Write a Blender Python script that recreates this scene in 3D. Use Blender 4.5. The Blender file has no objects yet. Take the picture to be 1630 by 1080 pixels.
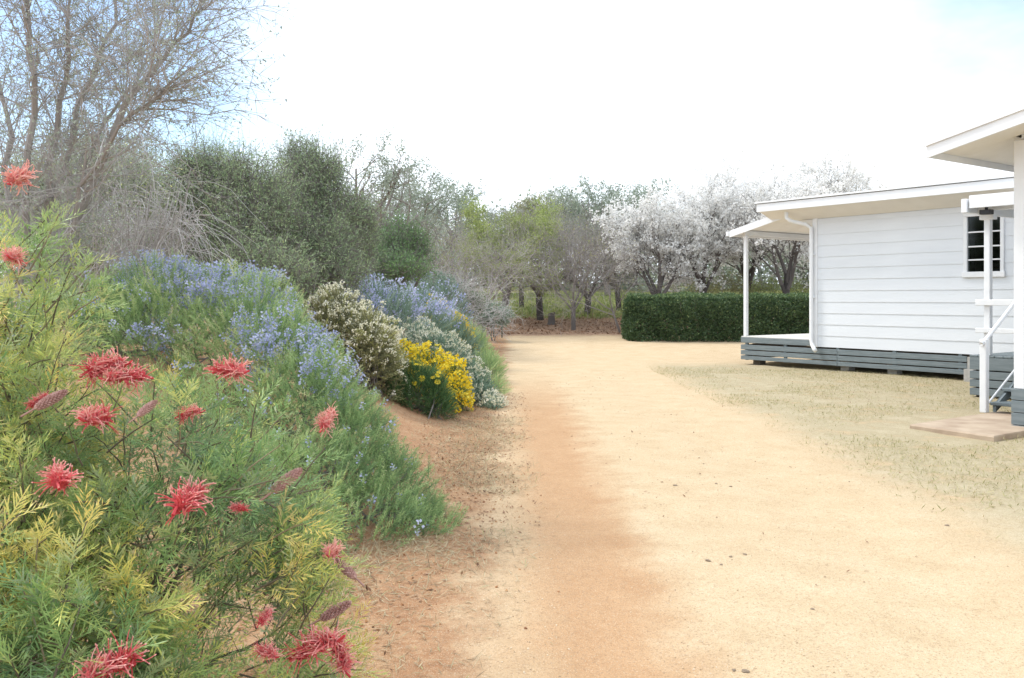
import bpy, math, random
import numpy as np
from math import radians, sin, cos, pi, sqrt
from mathutils import Vector, Matrix, noise as mnoise

S = bpy.context.scene
COL = S.collection
RNG = np.random.default_rng(7)
random.seed(7)

# ------------------------------------------------------------------ camera
F_PX, HOR, CX, PW, PH = 1440.0, 475.0, 815.0, 1630.0, 1080.0
CAM_H = 1.5
cam_d = bpy.data.cameras.new('camera')
cam = bpy.data.objects.new('camera', cam_d)
COL.objects.link(cam)
cam.location = (0, 0, CAM_H)
cam.rotation_euler = (radians(90), 0, 0)
cam_d.sensor_width = 36.0
cam_d.lens = 36.0 * F_PX / PW
cam_d.shift_y = -(PH / 2 - HOR) / PW
cam_d.clip_start = 0.05
cam_d.clip_end = 3000
S.camera = cam
S.render.resolution_x, S.render.resolution_y = 1024, 678

# ------------------------------------------------------------------ sky
SUN_EL, SUN_AZ = 52.0, -62.0            # azimuth from +Y, negative = to the left
W = bpy.data.worlds.new('World')
S.world = W
W.use_nodes = True
nt = W.node_tree
nt.nodes.clear()
def N(tree, typ, **kw):
    n = tree.nodes.new(typ)
    for k, v in kw.items():
        setattr(n, k, v)
    return n
wo = N(nt, 'ShaderNodeOutputWorld'); bg = N(nt, 'ShaderNodeBackground')
sky = N(nt, 'ShaderNodeTexSky', sky_type='NISHITA', sun_disc=False)
sky.sun_elevation = radians(SUN_EL); sky.sun_rotation = radians(SUN_AZ)
sky.air_density = 1.0; sky.dust_density = 0.3; sky.ozone_density = 1.2
tc = N(nt, 'ShaderNodeTexCoord')
mp = N(nt, 'ShaderNodeMapping'); mp.inputs['Scale'].default_value = (1.0, 1.0, 2.2)
nz = N(nt, 'ShaderNodeTexNoise'); nz.inputs['Scale'].default_value = 1.7
nz.inputs['Detail'].default_value = 6; nz.inputs['Roughness'].default_value = 0.55
mp.inputs['Location'].default_value = (3.1, 0.55, 1.4)
rmp = N(nt, 'ShaderNodeValToRGB')
rmp.color_ramp.elements[0].position = 0.16; rmp.color_ramp.elements[0].color = (0.0, 0.0, 0.0, 1)
rmp.color_ramp.elements[1].position = 0.50; rmp.color_ramp.elements[1].color = (1, 1, 1, 1)
# two openings in the cloud, where the photograph shows pale blue
def opening(px, py, size, depth):
    d = Vector(((px - CX) / F_PX, 1.0, (HOR - py) / F_PX)).normalized()
    dn = N(nt, 'ShaderNodeVectorMath', operation='DISTANCE'); dn.inputs[1].default_value = d
    nt.links.new(tc.outputs['Generated'], dn.inputs[0])
    mr = N(nt, 'ShaderNodeMapRange', interpolation_type='SMOOTHSTEP'); nt.links.new(dn.outputs['Value'], mr.inputs[0])
    mr.inputs[1].default_value = 0.0; mr.inputs[2].default_value = size; mr.inputs[3].default_value = depth; mr.inputs[4].default_value = 0.0
    return mr.outputs[0]
mx = N(nt, 'ShaderNodeMix', data_type='RGBA')
mx.inputs[7].default_value = (7.3, 7.9, 8.6, 1)
L = nt.links.new
L(tc.outputs['Generated'], mp.inputs['Vector']); L(mp.outputs[0], nz.inputs['Vector'])
o1, o2 = opening(110, 30, .36, .46), opening(1520, -20, .32, .27)
def wm(op, a, b):
    n = N(nt, 'ShaderNodeMath', operation=op); L(a, n.inputs[0]); L(b, n.inputs[1]); return n.outputs[0]
L(wm('SUBTRACT', wm('SUBTRACT', nz.outputs['Fac'], o1), o2), rmp.inputs['Fac']); L(rmp.outputs['Color'], mx.inputs[0])
L(sky.outputs[0], mx.inputs[6]); L(mx.outputs[2], bg.inputs['Color'])
bg.inputs['Strength'].default_value = 0.12
L(bg.outputs[0], wo.inputs[0])

# ------------------------------------------------------------------ sun (thin cloud: soft)
sd = bpy.data.lights.new('sun', 'SUN'); sun = bpy.data.objects.new('sun', sd); COL.objects.link(sun)
sd.energy = 1.5; sd.angle = radians(11); sd.color = (1.0, 0.95, 0.87)
to_sun = Vector((sin(radians(SUN_AZ)) * cos(radians(SUN_EL)), cos(radians(SUN_AZ)) * cos(radians(SUN_EL)), sin(radians(SUN_EL))))
sun.rotation_euler = to_sun.to_track_quat('Z', 'Y').to_euler()
sun.location = (-20, 20, 30)

S.view_settings.view_transform = 'Standard'
S.view_settings.look = 'None'
S.view_settings.exposure = 0.92
S.view_settings.gamma = 1.0
S.view_settings.use_curve_mapping = False
S.render.engine = 'CYCLES'
S.cycles.max_bounces = 6
S.cycles.diffuse_bounces = 3
S.cycles.transmission_bounces = 4
S.cycles.transparent_max_bounces = 6

# ------------------------------------------------------------------ helpers
def ray(px, py):
    return np.array([(px - CX) / F_PX, 1.0, (HOR - py) / F_PX])
def at(px, py, Y):
    r = ray(px, py)
    return np.array([r[0] * Y, Y, CAM_H + r[2] * Y])
def sstep(x, a, b):
    t = np.clip((x - a) / (b - a), 0, 1)
    return t * t * (3 - 2 * t)

TOE = (np.array([-20, 2.0, 3.5, 4.8, 5.8, 7.0, 12.0, 15.0, 20.0, 26.0, 32.0, 60.0]),
       np.array([-2.4, -2.0, -1.5, -1.1, -0.62, -0.55, -0.5, -0.25, -0.5, -0.9, -1.6, -6.0]))
def vnoise(X, Y, s, seed=0.0):
    """cheap smooth value noise, vectorised"""
    x = X * s + seed * 17.3; y = Y * s + seed * 9.1
    xi = np.floor(x); yi = np.floor(y); fx = x - xi; fy = y - yi
    fx = fx * fx * (3 - 2 * fx); fy = fy * fy * (3 - 2 * fy)
    def h(a, b):
        v = np.sin(a * 127.1 + b * 311.7) * 43758.5453
        return v - np.floor(v)
    return (h(xi, yi) * (1 - fx) + h(xi + 1, yi) * fx) * (1 - fy) + (h(xi, yi + 1) * (1 - fx) + h(xi + 1, yi + 1) * fx) * fy
def gz(X, Y):
    X = np.asarray(X, float); Y = np.asarray(Y, float)
    d = np.interp(Y, TOE[0], TOE[1]) - X
    bank = 1.02 * sstep(d, 0.0, 2.9) * (0.55 + 0.45 * sstep(Y, 2.5, 6.0)) * (1 - sstep(Y, 30, 38))
    q = np.clip(Y - 20, 0, 21)
    hill = 0.0035 * q * q + np.clip(Y - 41, 0, 14) * 0.06
    rough = (vnoise(X, Y, 1.1) - .5) * 0.03 + (vnoise(X, Y, 4.3, 2) - .5) * 0.012
    rut = -0.02 * np.exp(-((X - 0.5) / 0.3) ** 2) - 0.02 * np.exp(-((X - 2.1) / 0.3) ** 2)
    rut = rut * (1 - sstep(Y, 14, 20))
    return bank + hill + rough + rut
def g3(X, Y, dz=0.0):
    return Vector((X, Y, float(gz(X, Y)) + dz))

class Geo:
    def __init__(self):
        self.V = []; self.F = []; self.T = []; self.M = []; self.n = 0
    def add(self, verts, faces, tint=0.5, mat=0):
        """verts (n,3); faces list/array with constant side count"""
        verts = np.asarray(verts, np.float64).reshape(-1, 3)
        faces = np.asarray(faces, np.int64)
        t = np.broadcast_to(np.asarray(tint, np.float64), (len(verts),)) if np.ndim(tint) < 2 else tint
        self.V.append(verts); self.F.append(faces + self.n); self.T.append(np.array(t)); self.M.append(np.full(len(faces), mat))
        self.n += len(verts)
        return self
    def inst(self, tv, tf, pos, rot, scale=1.0, tint=None, ttint=None, mat=0):
        """tv (n,3) template, tf faces, pos (N,3), rot (N,3,3) columns = axes"""
        Nn = len(pos)
        if Nn == 0: return self
        tv = np.asarray(tv, float); tf = np.asarray(tf, np.int64)
        sc = np.broadcast_to(np.asarray(scale, float), (Nn,))
        v = np.einsum('nij,kj->nki', rot, tv) * sc[:, None, None] + pos[:, None, :]
        n = len(tv)
        f = (tf[None] + (np.arange(Nn) * n)[:, None, None]).reshape(-1, tf.shape[1])
        tn = np.full(Nn, .5) if tint is None else np.broadcast_to(tint, (Nn,))
        t = np.repeat(tn, n)
        if ttint is not None: t = t + np.tile(ttint, Nn)
        return self.add(v.reshape(-1, 3), f, t, mat)
    def tubes(self, P0, P1, R0, R1, sides=4, tint=0.5, mat=0):
        P0 = np.asarray(P0, float); P1 = np.asarray(P1, float)
        if len(P0) == 0: return self
        R0 = np.asarray(R0, float); R1 = np.asarray(R1, float)
        d = P1 - P0; Lg = np.linalg.norm(d, axis=1, keepdims=True); d = d / np.maximum(Lg, 1e-9)
        ref = np.where(np.abs(d[:, 2:3]) > .9, np.array([[1., 0, 0]]), np.array([[0., 0, 1]]))
        a = np.cross(d, ref); a /= np.maximum(np.linalg.norm(a, axis=1, keepdims=True), 1e-9); b = np.cross(d, a)
        ang = np.arange(sides) * 2 * pi / sides
        ring = a[:, None, :] * np.cos(ang)[None, :, None] + b[:, None, :] * np.sin(ang)[None, :, None]
        v = np.concatenate([P0[:, None] + ring * R0[:, None, None], P1[:, None] + ring * R1[:, None, None]], 1)
        k = np.arange(sides); k2 = (k + 1) % sides
        f = np.stack([k, k2, k2 + sides, k + sides], 1)
        n = 2 * sides; Nn = len(P0)
        f = (f[None] + (np.arange(Nn) * n)[:, None, None]).reshape(-1, 4)
        return self.add(v.reshape(-1, 3), f, tint, mat)
    def box(self, x0, x1, y0, y1, z0, z1, mat=0):
        v = [(x0, y0, z0), (x1, y0, z0), (x1, y1, z0), (x0, y1, z0), (x0, y0, z1), (x1, y0, z1), (x1, y1, z1), (x0, y1, z1)]
        f = [(0, 3, 2, 1), (4, 5, 6, 7), (0, 1, 5, 4), (1, 2, 6, 5), (2, 3, 7, 6), (3, 0, 4, 7)]
        return self.add(v, f, .5, mat)
    def mesh(self, name, mats, origin=None, smooth=False):
        me = bpy.data.meshes.new(name)
        V = np.concatenate(self.V)
        if origin is not None: V = V - np.asarray(origin, float)[None]
        T = np.concatenate(self.T)
        sizes = np.concatenate([np.full(len(f), f.shape[1]) for f in self.F])
        loops = np.concatenate([f.reshape(-1) for f in self.F]).astype(np.int32)
        starts = np.concatenate([[0], np.cumsum(sizes)[:-1]]).astype(np.int32)
        me.vertices.add(len(V)); me.vertices.foreach_set('co', V.astype(np.float32).ravel())
        me.loops.add(len(loops)); me.loops.foreach_set('vertex_index', loops)
        me.polygons.add(len(sizes)); me.polygons.foreach_set('loop_start', starts)
        me.polygons.foreach_set('loop_total', sizes.astype(np.int32))
        M = np.concatenate(self.M)
        for m in (mats if isinstance(mats, (list, tuple)) else [mats]): me.materials.append(m)
        if M.max() > 0: me.polygons.foreach_set('material_index', M.astype(np.int32))
        me.polygons.foreach_set('use_smooth', np.full(len(sizes), smooth, bool))
        at_ = me.attributes.new('tint', 'FLOAT', 'POINT'); at_.data.foreach_set('value', T.astype(np.float32))
        me.update(calc_edges=True)
        return me

def link(name, data=None, parent=None, loc=None, label=None, cat=None, group=None, kind=None):
    o = bpy.data.objects.new(name, data); COL.objects.link(o)
    if parent is not None: o.parent = parent
    if loc is not None: o.location = loc
    if label: o['label'] = label
    if cat: o['category'] = cat
    if group: o['group'] = group
    if kind: o['kind'] = kind
    return o

def unit(a):
    a = np.asarray(a, float)
    return a / np.maximum(np.linalg.norm(a, axis=-1, keepdims=True), 1e-9)
def frames(d, nrm=None, rng=RNG, roll=None):
    """rotation matrices with columns x,y,z: y along d, z near nrm"""
    d = unit(d); n = len(d)
    if nrm is None: nrm = rng.normal(size=(n, 3))
    z = nrm - d * np.sum(nrm * d, 1, keepdims=True); z = unit(z)
    x = np.cross(d, z)
    if roll is not None:
        c, s = np.cos(roll)[:, None], np.sin(roll)[:, None]
        x, z = x * c + z * s, z * c - x * s
    return np.stack([x, d, z], 2)
def rdirs(n, rng=RNG):
    return unit(rng.normal(size=(n, 3)))

# ------------------------------------------------------------------ materials
def mat_base(name):
    m = bpy.data.materials.new(name); m.use_nodes = True
    t = m.node_tree; p = t.nodes['Principled BSDF']
    return m, t, p
def ramp(t, stops, fac=None):
    r = N(t, 'ShaderNodeValToRGB')
    els = r.color_ramp.elements
    while len(els) < len(stops): els.new(0.5)
    for e, (pos, c) in zip(els, stops):
        e.position = pos; e.color = (*c, 1)
    if fac is not None: t.links.new(fac, r.inputs[0])
    return r
def tinted(name, stops, rough=.55, trans=.3, spec=.3):
    """leaf, petal and bark material: the colour runs over the tint attribute"""
    m, t, p = mat_base(name)
    a = N(t, 'ShaderNodeAttribute', attribute_name='tint')
    r = ramp(t, stops, a.outputs['Fac'])
    t.links.new(r.outputs[0], p.inputs['Base Color'])
    p.inputs['Roughness'].default_value = rough
    p.inputs['Specular IOR Level'].default_value = spec
    if trans > 0:
        tr = N(t, 'ShaderNodeBsdfTranslucent'); mix = N(t, 'ShaderNodeMixShader')
        t.links.new(r.outputs[0], tr.inputs['Color'])
        mix.inputs[0].default_value = trans
        t.links.new(p.outputs[0], mix.inputs[1]); t.links.new(tr.outputs[0], mix.inputs[2])
        t.links.new(mix.outputs[0], t.nodes['Material Output'].inputs['Surface'])
    return m
def noisy(name, c1, c2, scale=8, rough=.6, bump=0.0, bscale=60, spec=.3, stretch=(1, 1, 1), detail=5):
    m, t, p = mat_base(name)
    tcn = N(t, 'ShaderNodeTexCoord'); mpn = N(t, 'ShaderNodeMapping'); mpn.inputs['Scale'].default_value = stretch
    n1 = N(t, 'ShaderNodeTexNoise'); n1.inputs['Scale'].default_value = scale; n1.inputs['Detail'].default_value = detail
    t.links.new(tcn.outputs['Object'], mpn.inputs[0]); t.links.new(mpn.outputs[0], n1.inputs['Vector'])
    r = ramp(t, [(.3, c1), (.7, c2)], n1.outputs['Fac'])
    t.links.new(r.outputs[0], p.inputs['Base Color'])
    p.inputs['Roughness'].default_value = rough; p.inputs['Specular IOR Level'].default_value = spec
    if bump:
        n2 = N(t, 'ShaderNodeTexNoise'); n2.inputs['Scale'].default_value = bscale; n2.inputs['Detail'].default_value = 4
        t.links.new(mpn.outputs[0], n2.inputs['Vector'])
        b = N(t, 'ShaderNodeBump'); b.inputs['Strength'].default_value = bump; b.inputs['Distance'].default_value = .01
        t.links.new(n2.outputs['Fac'], b.inputs['Height']); t.links.new(b.outputs[0], p.inputs['Normal'])
    return m

M = {}
M['white'] = noisy('white_paint', (.68, .71, .755), (.74, .77, .81), 3, .5, .15, 40)
M['trim'] = noisy('white_trim', (.76, .78, .81), (.82, .83, .85), 5, .4, .08, 60)
M['soffit'] = noisy('soffit_paint', (.74, .71, .66), (.80, .77, .72), 3, .6)
M['roof'] = noisy('white_roof_metal', (.74, .76, .78), (.82, .83, .85), 2, .35)
M['grey'] = noisy('grey_painted_timber', (.15, .185, .20), (.215, .25, .265), 4, .55, .3, 80, stretch=(1, 8, 8))
M['deck'] = noisy('pale_deck_timber', (.62, .60, .56), (.78, .76, .72), 5, .5, .2, 80, stretch=(1, 9, 9))
M['concrete'] = noisy('worn_concrete', (.34, .25, .18), (.50, .40, .30), 3.5, .9, .5, 90)
M['block'] = noisy('concrete_block', (.36, .35, .33), (.52, .50, .47), 9, .9, .5, 60)
M['stump'] = noisy('dark_stump_timber', (.10, .085, .07), (.18, .15, .12), 9, .9, .5, 40)
M['black'] = noisy('black_plastic', (.015, .015, .017), (.03, .03, .032), 5, .4)
M['core'] = noisy('inner_lining', (.10, .10, .10), (.14, .14, .14), 3, .8)
def glass():
    m = bpy.data.materials.new('window_glass'); m.use_nodes = True; t = m.node_tree; t.nodes.clear()
    o = N(t, 'ShaderNodeOutputMaterial'); mix = N(t, 'ShaderNodeMixShader'); fr = N(t, 'ShaderNodeFresnel'); fr.inputs[0].default_value = 1.5
    tr = N(t, 'ShaderNodeBsdfTransparent'); tr.inputs[0].default_value = (.55, .62, .63, 1)
    gl = N(t, 'ShaderNodeBsdfGlossy'); gl.inputs['Roughness'].default_value = .04
    t.links.new(fr.outputs[0], mix.inputs[0]); t.links.new(tr.outputs[0], mix.inputs[1]); t.links.new(gl.outputs[0], mix.inputs[2]); t.links.new(mix.outputs[0], o.inputs[0])
    return m
M['glass'] = glass()

M['grev_leaf'] = tinted('grevillea_leaf', [(0, (0.100, 0.171, 0.095)), (.3, (0.198, 0.340, 0.114)), (.55, (0.340, 0.467, 0.162)), (.78, (0.610, 0.646, 0.171)), (1, (0.825, 0.646, 0.190))], .42, .3, .45)
def silver_back(m, col, k):
    t = m.node_tree; p = t.nodes['Principled BSDF']; src = p.inputs['Base Color'].links[0].from_socket
    ge = N(t, 'ShaderNodeNewGeometry'); mu = N(t, 'ShaderNodeMath', operation='MULTIPLY'); mu.inputs[1].default_value = k
    mi = N(t, 'ShaderNodeMix', data_type='RGBA'); mi.inputs[7].default_value = (*col, 1)
    t.links.new(ge.outputs['Backfacing'], mu.inputs[0]); t.links.new(mu.outputs[0], mi.inputs[0]); t.links.new(src, mi.inputs[6]); t.links.new(mi.outputs[2], p.inputs['Base Color'])
silver_back(M['grev_leaf'], (.40, .42, .33), .6)
M['grev_stem'] = tinted('grevillea_stem', [(0, (.07, .06, .05)), (.6, (.16, .13, .09)), (1, (.30, .24, .15))], .7, 0)
M['grev_flower'] = tinted('grevillea_flower', [(0, (.58, .06, .075)), (.4, (.78, .14, .155)), (.75, (.82, .28, .28)), (1, (.86, .52, .45))], .5, .4)
M['grev_bud'] = tinted('grevillea_bud', [(0, (.33, .19, .15)), (.6, (.48, .28, .25)), (1, (.58, .38, .34))], .7, .1)
M['rosemary'] = tinted('rosemary_leaf', [(0, (0.171, 0.264, 0.132)), (.4, (0.296, 0.438, 0.176)), (.75, (0.479, 0.596, 0.264)), (1, (0.775, 0.755, 0.438))], .55, .3)
M['rosemary_grey'] = tinted('rosemary_grey_leaf', [(0, (0.125, 0.200, 0.150)), (.5, (0.225, 0.325, 0.237)), (1, (0.425, 0.525, 0.413))], .6, .3)
M['blue'] = tinted('blue_petal', [(0, (.33, .36, .60)), (.5, (.44, .47, .70)), (1, (.62, .64, .80))], .6, .35)
M['twig'] = tinted('twig_bark', [(0, (.065, .057, .053)), (.5, (.19, .17, .16)), (1, (.42, .39, .375))], .85, 0)
M['pale_twig'] = tinted('pale_twig_bark', [(0, (0.264, 0.248, 0.237)), (.5, (0.407, 0.391, 0.380)), (1, (0.594, 0.572, 0.561))], .85, 0)
M['cream'] = tinted('cream_petal', [(0, (.62, .60, .42)), (.5, (.78, .76, .60)), (1, (.86, .85, .76))], .6, .3)
M['olive_small'] = tinted('small_olive_leaf', [(0, (0.150, 0.150, 0.090)), (.5, (0.300, 0.300, 0.135)), (1, (0.510, 0.525, 0.195))], .6, .3)
M['yellow'] = tinted('yellow_petal', [(0, (.72, .46, .02)), (.5, (.84, .66, .03)), (1, (.88, .76, .12))], .55, .35)
M['daisy_leaf'] = tinted('daisy_leaf', [(0, (0.046, 0.098, 0.039)), (.5, (0.104, 0.208, 0.078)), (1, (0.234, 0.364, 0.130))], .55, .3)
M['wattle'] = tinted('grey_olive_leaf', [(0, (0.155, 0.209, 0.125)), (.5, (0.306, 0.405, 0.223)), (.85, (0.532, 0.615, 0.335)), (1, (0.838, 0.838, 0.306))], .55, .3)
M['dark_leaf'] = tinted('dark_green_leaf', [(0, (0.069, 0.127, 0.058)), (.5, (0.146, 0.254, 0.108)), (1, (0.273, 0.410, 0.156))], .55, .3)
M['gum'] = tinted('gum_leaf', [(0, (0.172, 0.207, 0.164)), (.5, (0.293, 0.345, 0.267)), (1, (0.466, 0.517, 0.405))], .5, .3)
M['lime'] = tinted('fresh_green_leaf', [(0, (0.202, 0.253, 0.089)), (.5, (0.316, 0.380, 0.127)), (1, (0.468, 0.518, 0.189))], .55, .35)
M['blossom'] = tinted('white_blossom', [(0, (.74, .73, .69)), (.5, (.84, .83, .81)), (1, (.89, .89, .88))], .6, .45)
M['hedge'] = tinted('hedge_leaf', [(0, (0.034, 0.061, 0.028)), (.5, (0.070, 0.122, 0.052)), (.9, (0.132, 0.201, 0.078)), (1, (0.233, 0.302, 0.116))], .45, .2, .4)
M['dry'] = tinted('dry_grass', [(0, (.22, .17, .11)), (.5, (.42, .35, .22)), (.8, (.52, .46, .31)), (1, (.26, .30, .10))], .8, .2)
M['lawn'] = tinted('thin_lawn', [(0, (.20, .22, .07)), (.5, (.42, .38, .20)), (1, (.56, .47, .29))], .8, .25)
M['litter'] = tinted('leaf_litter', [(0, (.13, .07, .04)), (.5, (.27, .15, .09)), (1, (.42, .30, .20))], .9, .1)
M['gravel'] = tinted('gravel_stone', [(0, (.24, .17, .11)), (.5, (.55, .42, .27)), (1, (.68, .58, .44))], .9, 0)
M['clod'] = tinted('red_earth_clod', [(0, (.22, .10, .05)), (.5, (.40, .21, .10)), (1, (.52, .33, .18))], .95, 0)
M['stone'] = noisy('dark_stone', (.22, .165, .12), (.36, .28, .20), 30, .9, .5, 80)
M['stake'] = noisy('green_metal_stake', (.05, .07, .05), (.09, .11, .08), 10, .6)

def ground_mat():
    m, t, p = mat_base('earth_gravel_grass')
    K = t.links.new
    geo = N(t, 'ShaderNodeNewGeometry'); sep = N(t, 'ShaderNodeSeparateXYZ'); K(geo.outputs['Position'], sep.inputs[0])
    def nois(scale, detail=4, rough=.55, off=0):
        mpn = N(t, 'ShaderNodeMapping'); mpn.inputs['Location'].default_value = (off, off * .7, 0); K(geo.outputs['Position'], mpn.inputs[0])
        n = N(t, 'ShaderNodeTexNoise'); n.inputs['Scale'].default_value = scale; n.inputs['Detail'].default_value = detail; n.inputs['Roughness'].default_value = rough
        K(mpn.outputs[0], n.inputs['Vector']); return n.outputs['Fac']
    def mth(op, a, b=None, c=None, clamp=False):
        n = N(t, 'ShaderNodeMath', operation=op); n.use_clamp = clamp
        for i, v in enumerate((a, b, c)):
            if v is None: continue
            if isinstance(v, (int, float)): n.inputs[i].default_value = v
            else: K(v, n.inputs[i])
        return n.outputs[0]
    def sm(x, a, b):
        n = N(t, 'ShaderNodeMapRange', interpolation_type='SMOOTHSTEP'); K(x, n.inputs[0])
        n.inputs[1].default_value = a; n.inputs[2].default_value = b; return n.outputs[0]
    def mix(f, a, b):
        n = N(t, 'ShaderNodeMix', data_type='RGBA')
        if isinstance(f, (int, float)): n.inputs[0].default_value = f
        else: K(f, n.inputs[0])
        for i, v in ((6, a), (7, b)):
            if isinstance(v, tuple): n.inputs[i].default_value = (*v, 1)
            else: K(v, n.inputs[i])
        return n.outputs[2]
    X, Y = sep.outputs[0], sep.outputs[1]
    big, mid, fine, grit = nois(.55, 5), nois(2.6, 6, .6, 5), nois(19, 6, .7, 9), nois(95, 3, .6, 2)
    grit2 = nois(210, 2, .6, 4)
    wob = mth('MULTIPLY_ADD', big, 1.6, -.8); wob2 = mth('MULTIPLY_ADD', mid, .7, -.35)
    Xw = mth('ADD', X, mth('ADD', mth('MULTIPLY', wob, .45), wob2))
    # pale decomposed-granite drive
    tan = ramp(t, [(.25, (.455, .33, .195)), (.5, (.555, .425, .27)), (.78, (.63, .51, .35))], mth('ADD', mth('MULTIPLY', mid, .6), mth('MULTIPLY', fine, .4))).outputs[0]
    # orange wheel track down the left of the drive
    tx = mth('SUBTRACT', X, mth('ADD', .42, mth('MULTIPLY', wob, .2)))
    tx = mth('ABSOLUTE', mth('ADD', tx, mth('MULTIPLY', wob2, .8)))
    trk = mth('MULTIPLY', mth('SUBTRACT', 1.0, sm(tx, .12, .62)), mth('SUBTRACT', 1.0, sm(Y, 11, 19)))
    org = ramp(t, [(.3, (.38, .20, .095)), (.7, (.49, .285, .145))], mth('ADD', mth('MULTIPLY', mid, .5), mth('MULTIPLY', fine, .5))).outputs[0]
    c = mix(mth('MULTIPLY', trk, .8), tan, org)
    # red garden soil left of the drive
    soil = ramp(t, [(.3, (.25, .115, .055)), (.5, (.38, .21, .11)), (.7, (.50, .34, .20))], mth('ADD', mth('MULTIPLY', mid, .5), mth('MULTIPLY', fine, .5))).outputs[0]
    c = mix(mth('SUBTRACT', 1.0, sm(Xw, -.42, .08)), c, soil)
    # thin dry lawn beside the house
    lawn = ramp(t, [(.3, (.26, .225, .13)), (.48, (.39, .335, .215)), (.7, (.50, .43, .30))], mth('ADD', mth('MULTIPLY', mid, .65), mth('MULTIPLY', fine, .35))).outputs[0]
    lm = mth('MULTIPLY', sm(Xw, 2.7, 3.7), mth('SUBTRACT', 1.0, sm(mth('ADD', Y, wob), 19.5, 21.5)))
    lm = mth('MULTIPLY', lm, sm(mid, .25, .5))
    c = mix(lm, c, lawn)
    # brown litter under the trees, grass on the rise beyond
    Yw = mth('ADD', Y, mth('ADD', wob, mth('MULTIPLY', wob2, 2.0)))
    mul = ramp(t, [(.3, (.17, .10, .065)), (.7, (.34, .22, .15))], fine).outputs[0]
    c = mix(sm(Yw, 28.6, 29.6), c, mul)
    gr = ramp(t, [(.3, (.16, .20, .055)), (.7, (.30, .32, .11))], mid).outputs[0]
    c = mix(mth('MULTIPLY', sm(Yw, 33.5, 36.5), .9), c, gr)
    c = mix(mth('MULTIPLY', sm(grit, .54, .64), .5), c, (.25, .165, .10))
    c = mix(mth('MULTIPLY', sm(nois(42, 4, .7, 11), .52, .68), .38), c, (.30, .20, .12))
    c = mix(mth('MULTIPLY', sm(grit2, .56, .68), .55), c, (.70, .60, .47))
    K(c, p.inputs['Base Color'])
    p.inputs['Roughness'].default_value = .95; p.inputs['Specular IOR Level'].default_value = .15
    b1 = N(t, 'ShaderNodeBump'); b1.inputs['Strength'].default_value = .8; b1.inputs['Distance'].default_value = .016
    K(mth('ADD', mth('MULTIPLY', fine, 1.0), mth('MULTIPLY', grit, .6)), b1.inputs['Height']); K(b1.outputs[0], p.inputs['Normal'])
    return m

# ------------------------------------------------------------------ ground: one sheet to the horizon
def axis(parts):
    out = []
    for a, b, st in parts: out += list(np.arange(a, b, st))
    return np.array(out + [parts[-1][1]])
gx = axis([(-800, -100, 100), (-100, -20, 10), (-20, -8, 1), (-8, -3, .2), (-3, 4, .1), (4, 10, .2), (10, 20, 1), (20, 100, 10), (100, 800, 100)])
gy = axis([(-400, -40, 60), (-40, -4, 4), (-4, 2, .5), (2, 9, .1), (9, 16, .2), (16, 45, .5), (45, 60, 2), (60, 120, 12), (120, 1500, 150)])
GX, GY = np.meshgrid(gx, gy)
nx, ny = len(gx), len(gy)
idx = np.arange(nx * ny).reshape(ny, nx)
g = Geo().add(np.stack([GX.ravel(), GY.ravel(), gz(GX.ravel(), GY.ravel())], 1),
              np.stack([idx[:-1, :-1].ravel(), idx[:-1, 1:].ravel(), idx[1:, 1:].ravel(), idx[1:, :-1].ravel()], 1))
link('ground', g.mesh('ground', ground_mat(), smooth=True), kind='structure')

# ------------------------------------------------------------------ far house (local frame: x along the front wall, -y faces the drive)
HANG = math.atan2(-.809, .587)
def bmesh_prism(profile, x0, x1):
    """profile in (y,z), extruded along x"""
    n = len(profile)
    v = [(x0, y, z) for y, z in profile] + [(x1, y, z) for y, z in profile]
    g = Geo()
    k = np.arange(n); k2 = (k + 1) % n
    g.add(v, np.stack([k, k + n, k2 + n, k2], 1))
    base = g.n
    g.add(v, [list(range(n))[::1]]); g.add(v, [[n + i for i in range(n)][::-1]])
    return g
PITCH = .2345
def board_mesh(mat, name='weatherboard'):
    # one metre of lapped board, scaled along x per use; front at y<0
    return bmesh_prism([(0, 0), (-.021, 0), (-.021, .004), (-.010, PITCH + .012), (0, PITCH + .012)], 0, 1).mesh(name, mat)
BOARD = board_mesh(M['white'])
def put_board(parent, x0, x1, y, z, rot=0.0, ox=0, oy=0):
    o = link('weatherboard', BOARD, parent)
    o.scale = (x1 - x0, 1, 1)
    o.rotation_euler = (0, 0, rot)
    c, s = cos(rot), sin(rot)
    o.location = (ox + x0 * c - y * s, oy + x0 * s + y * c, z)
    return o
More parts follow.
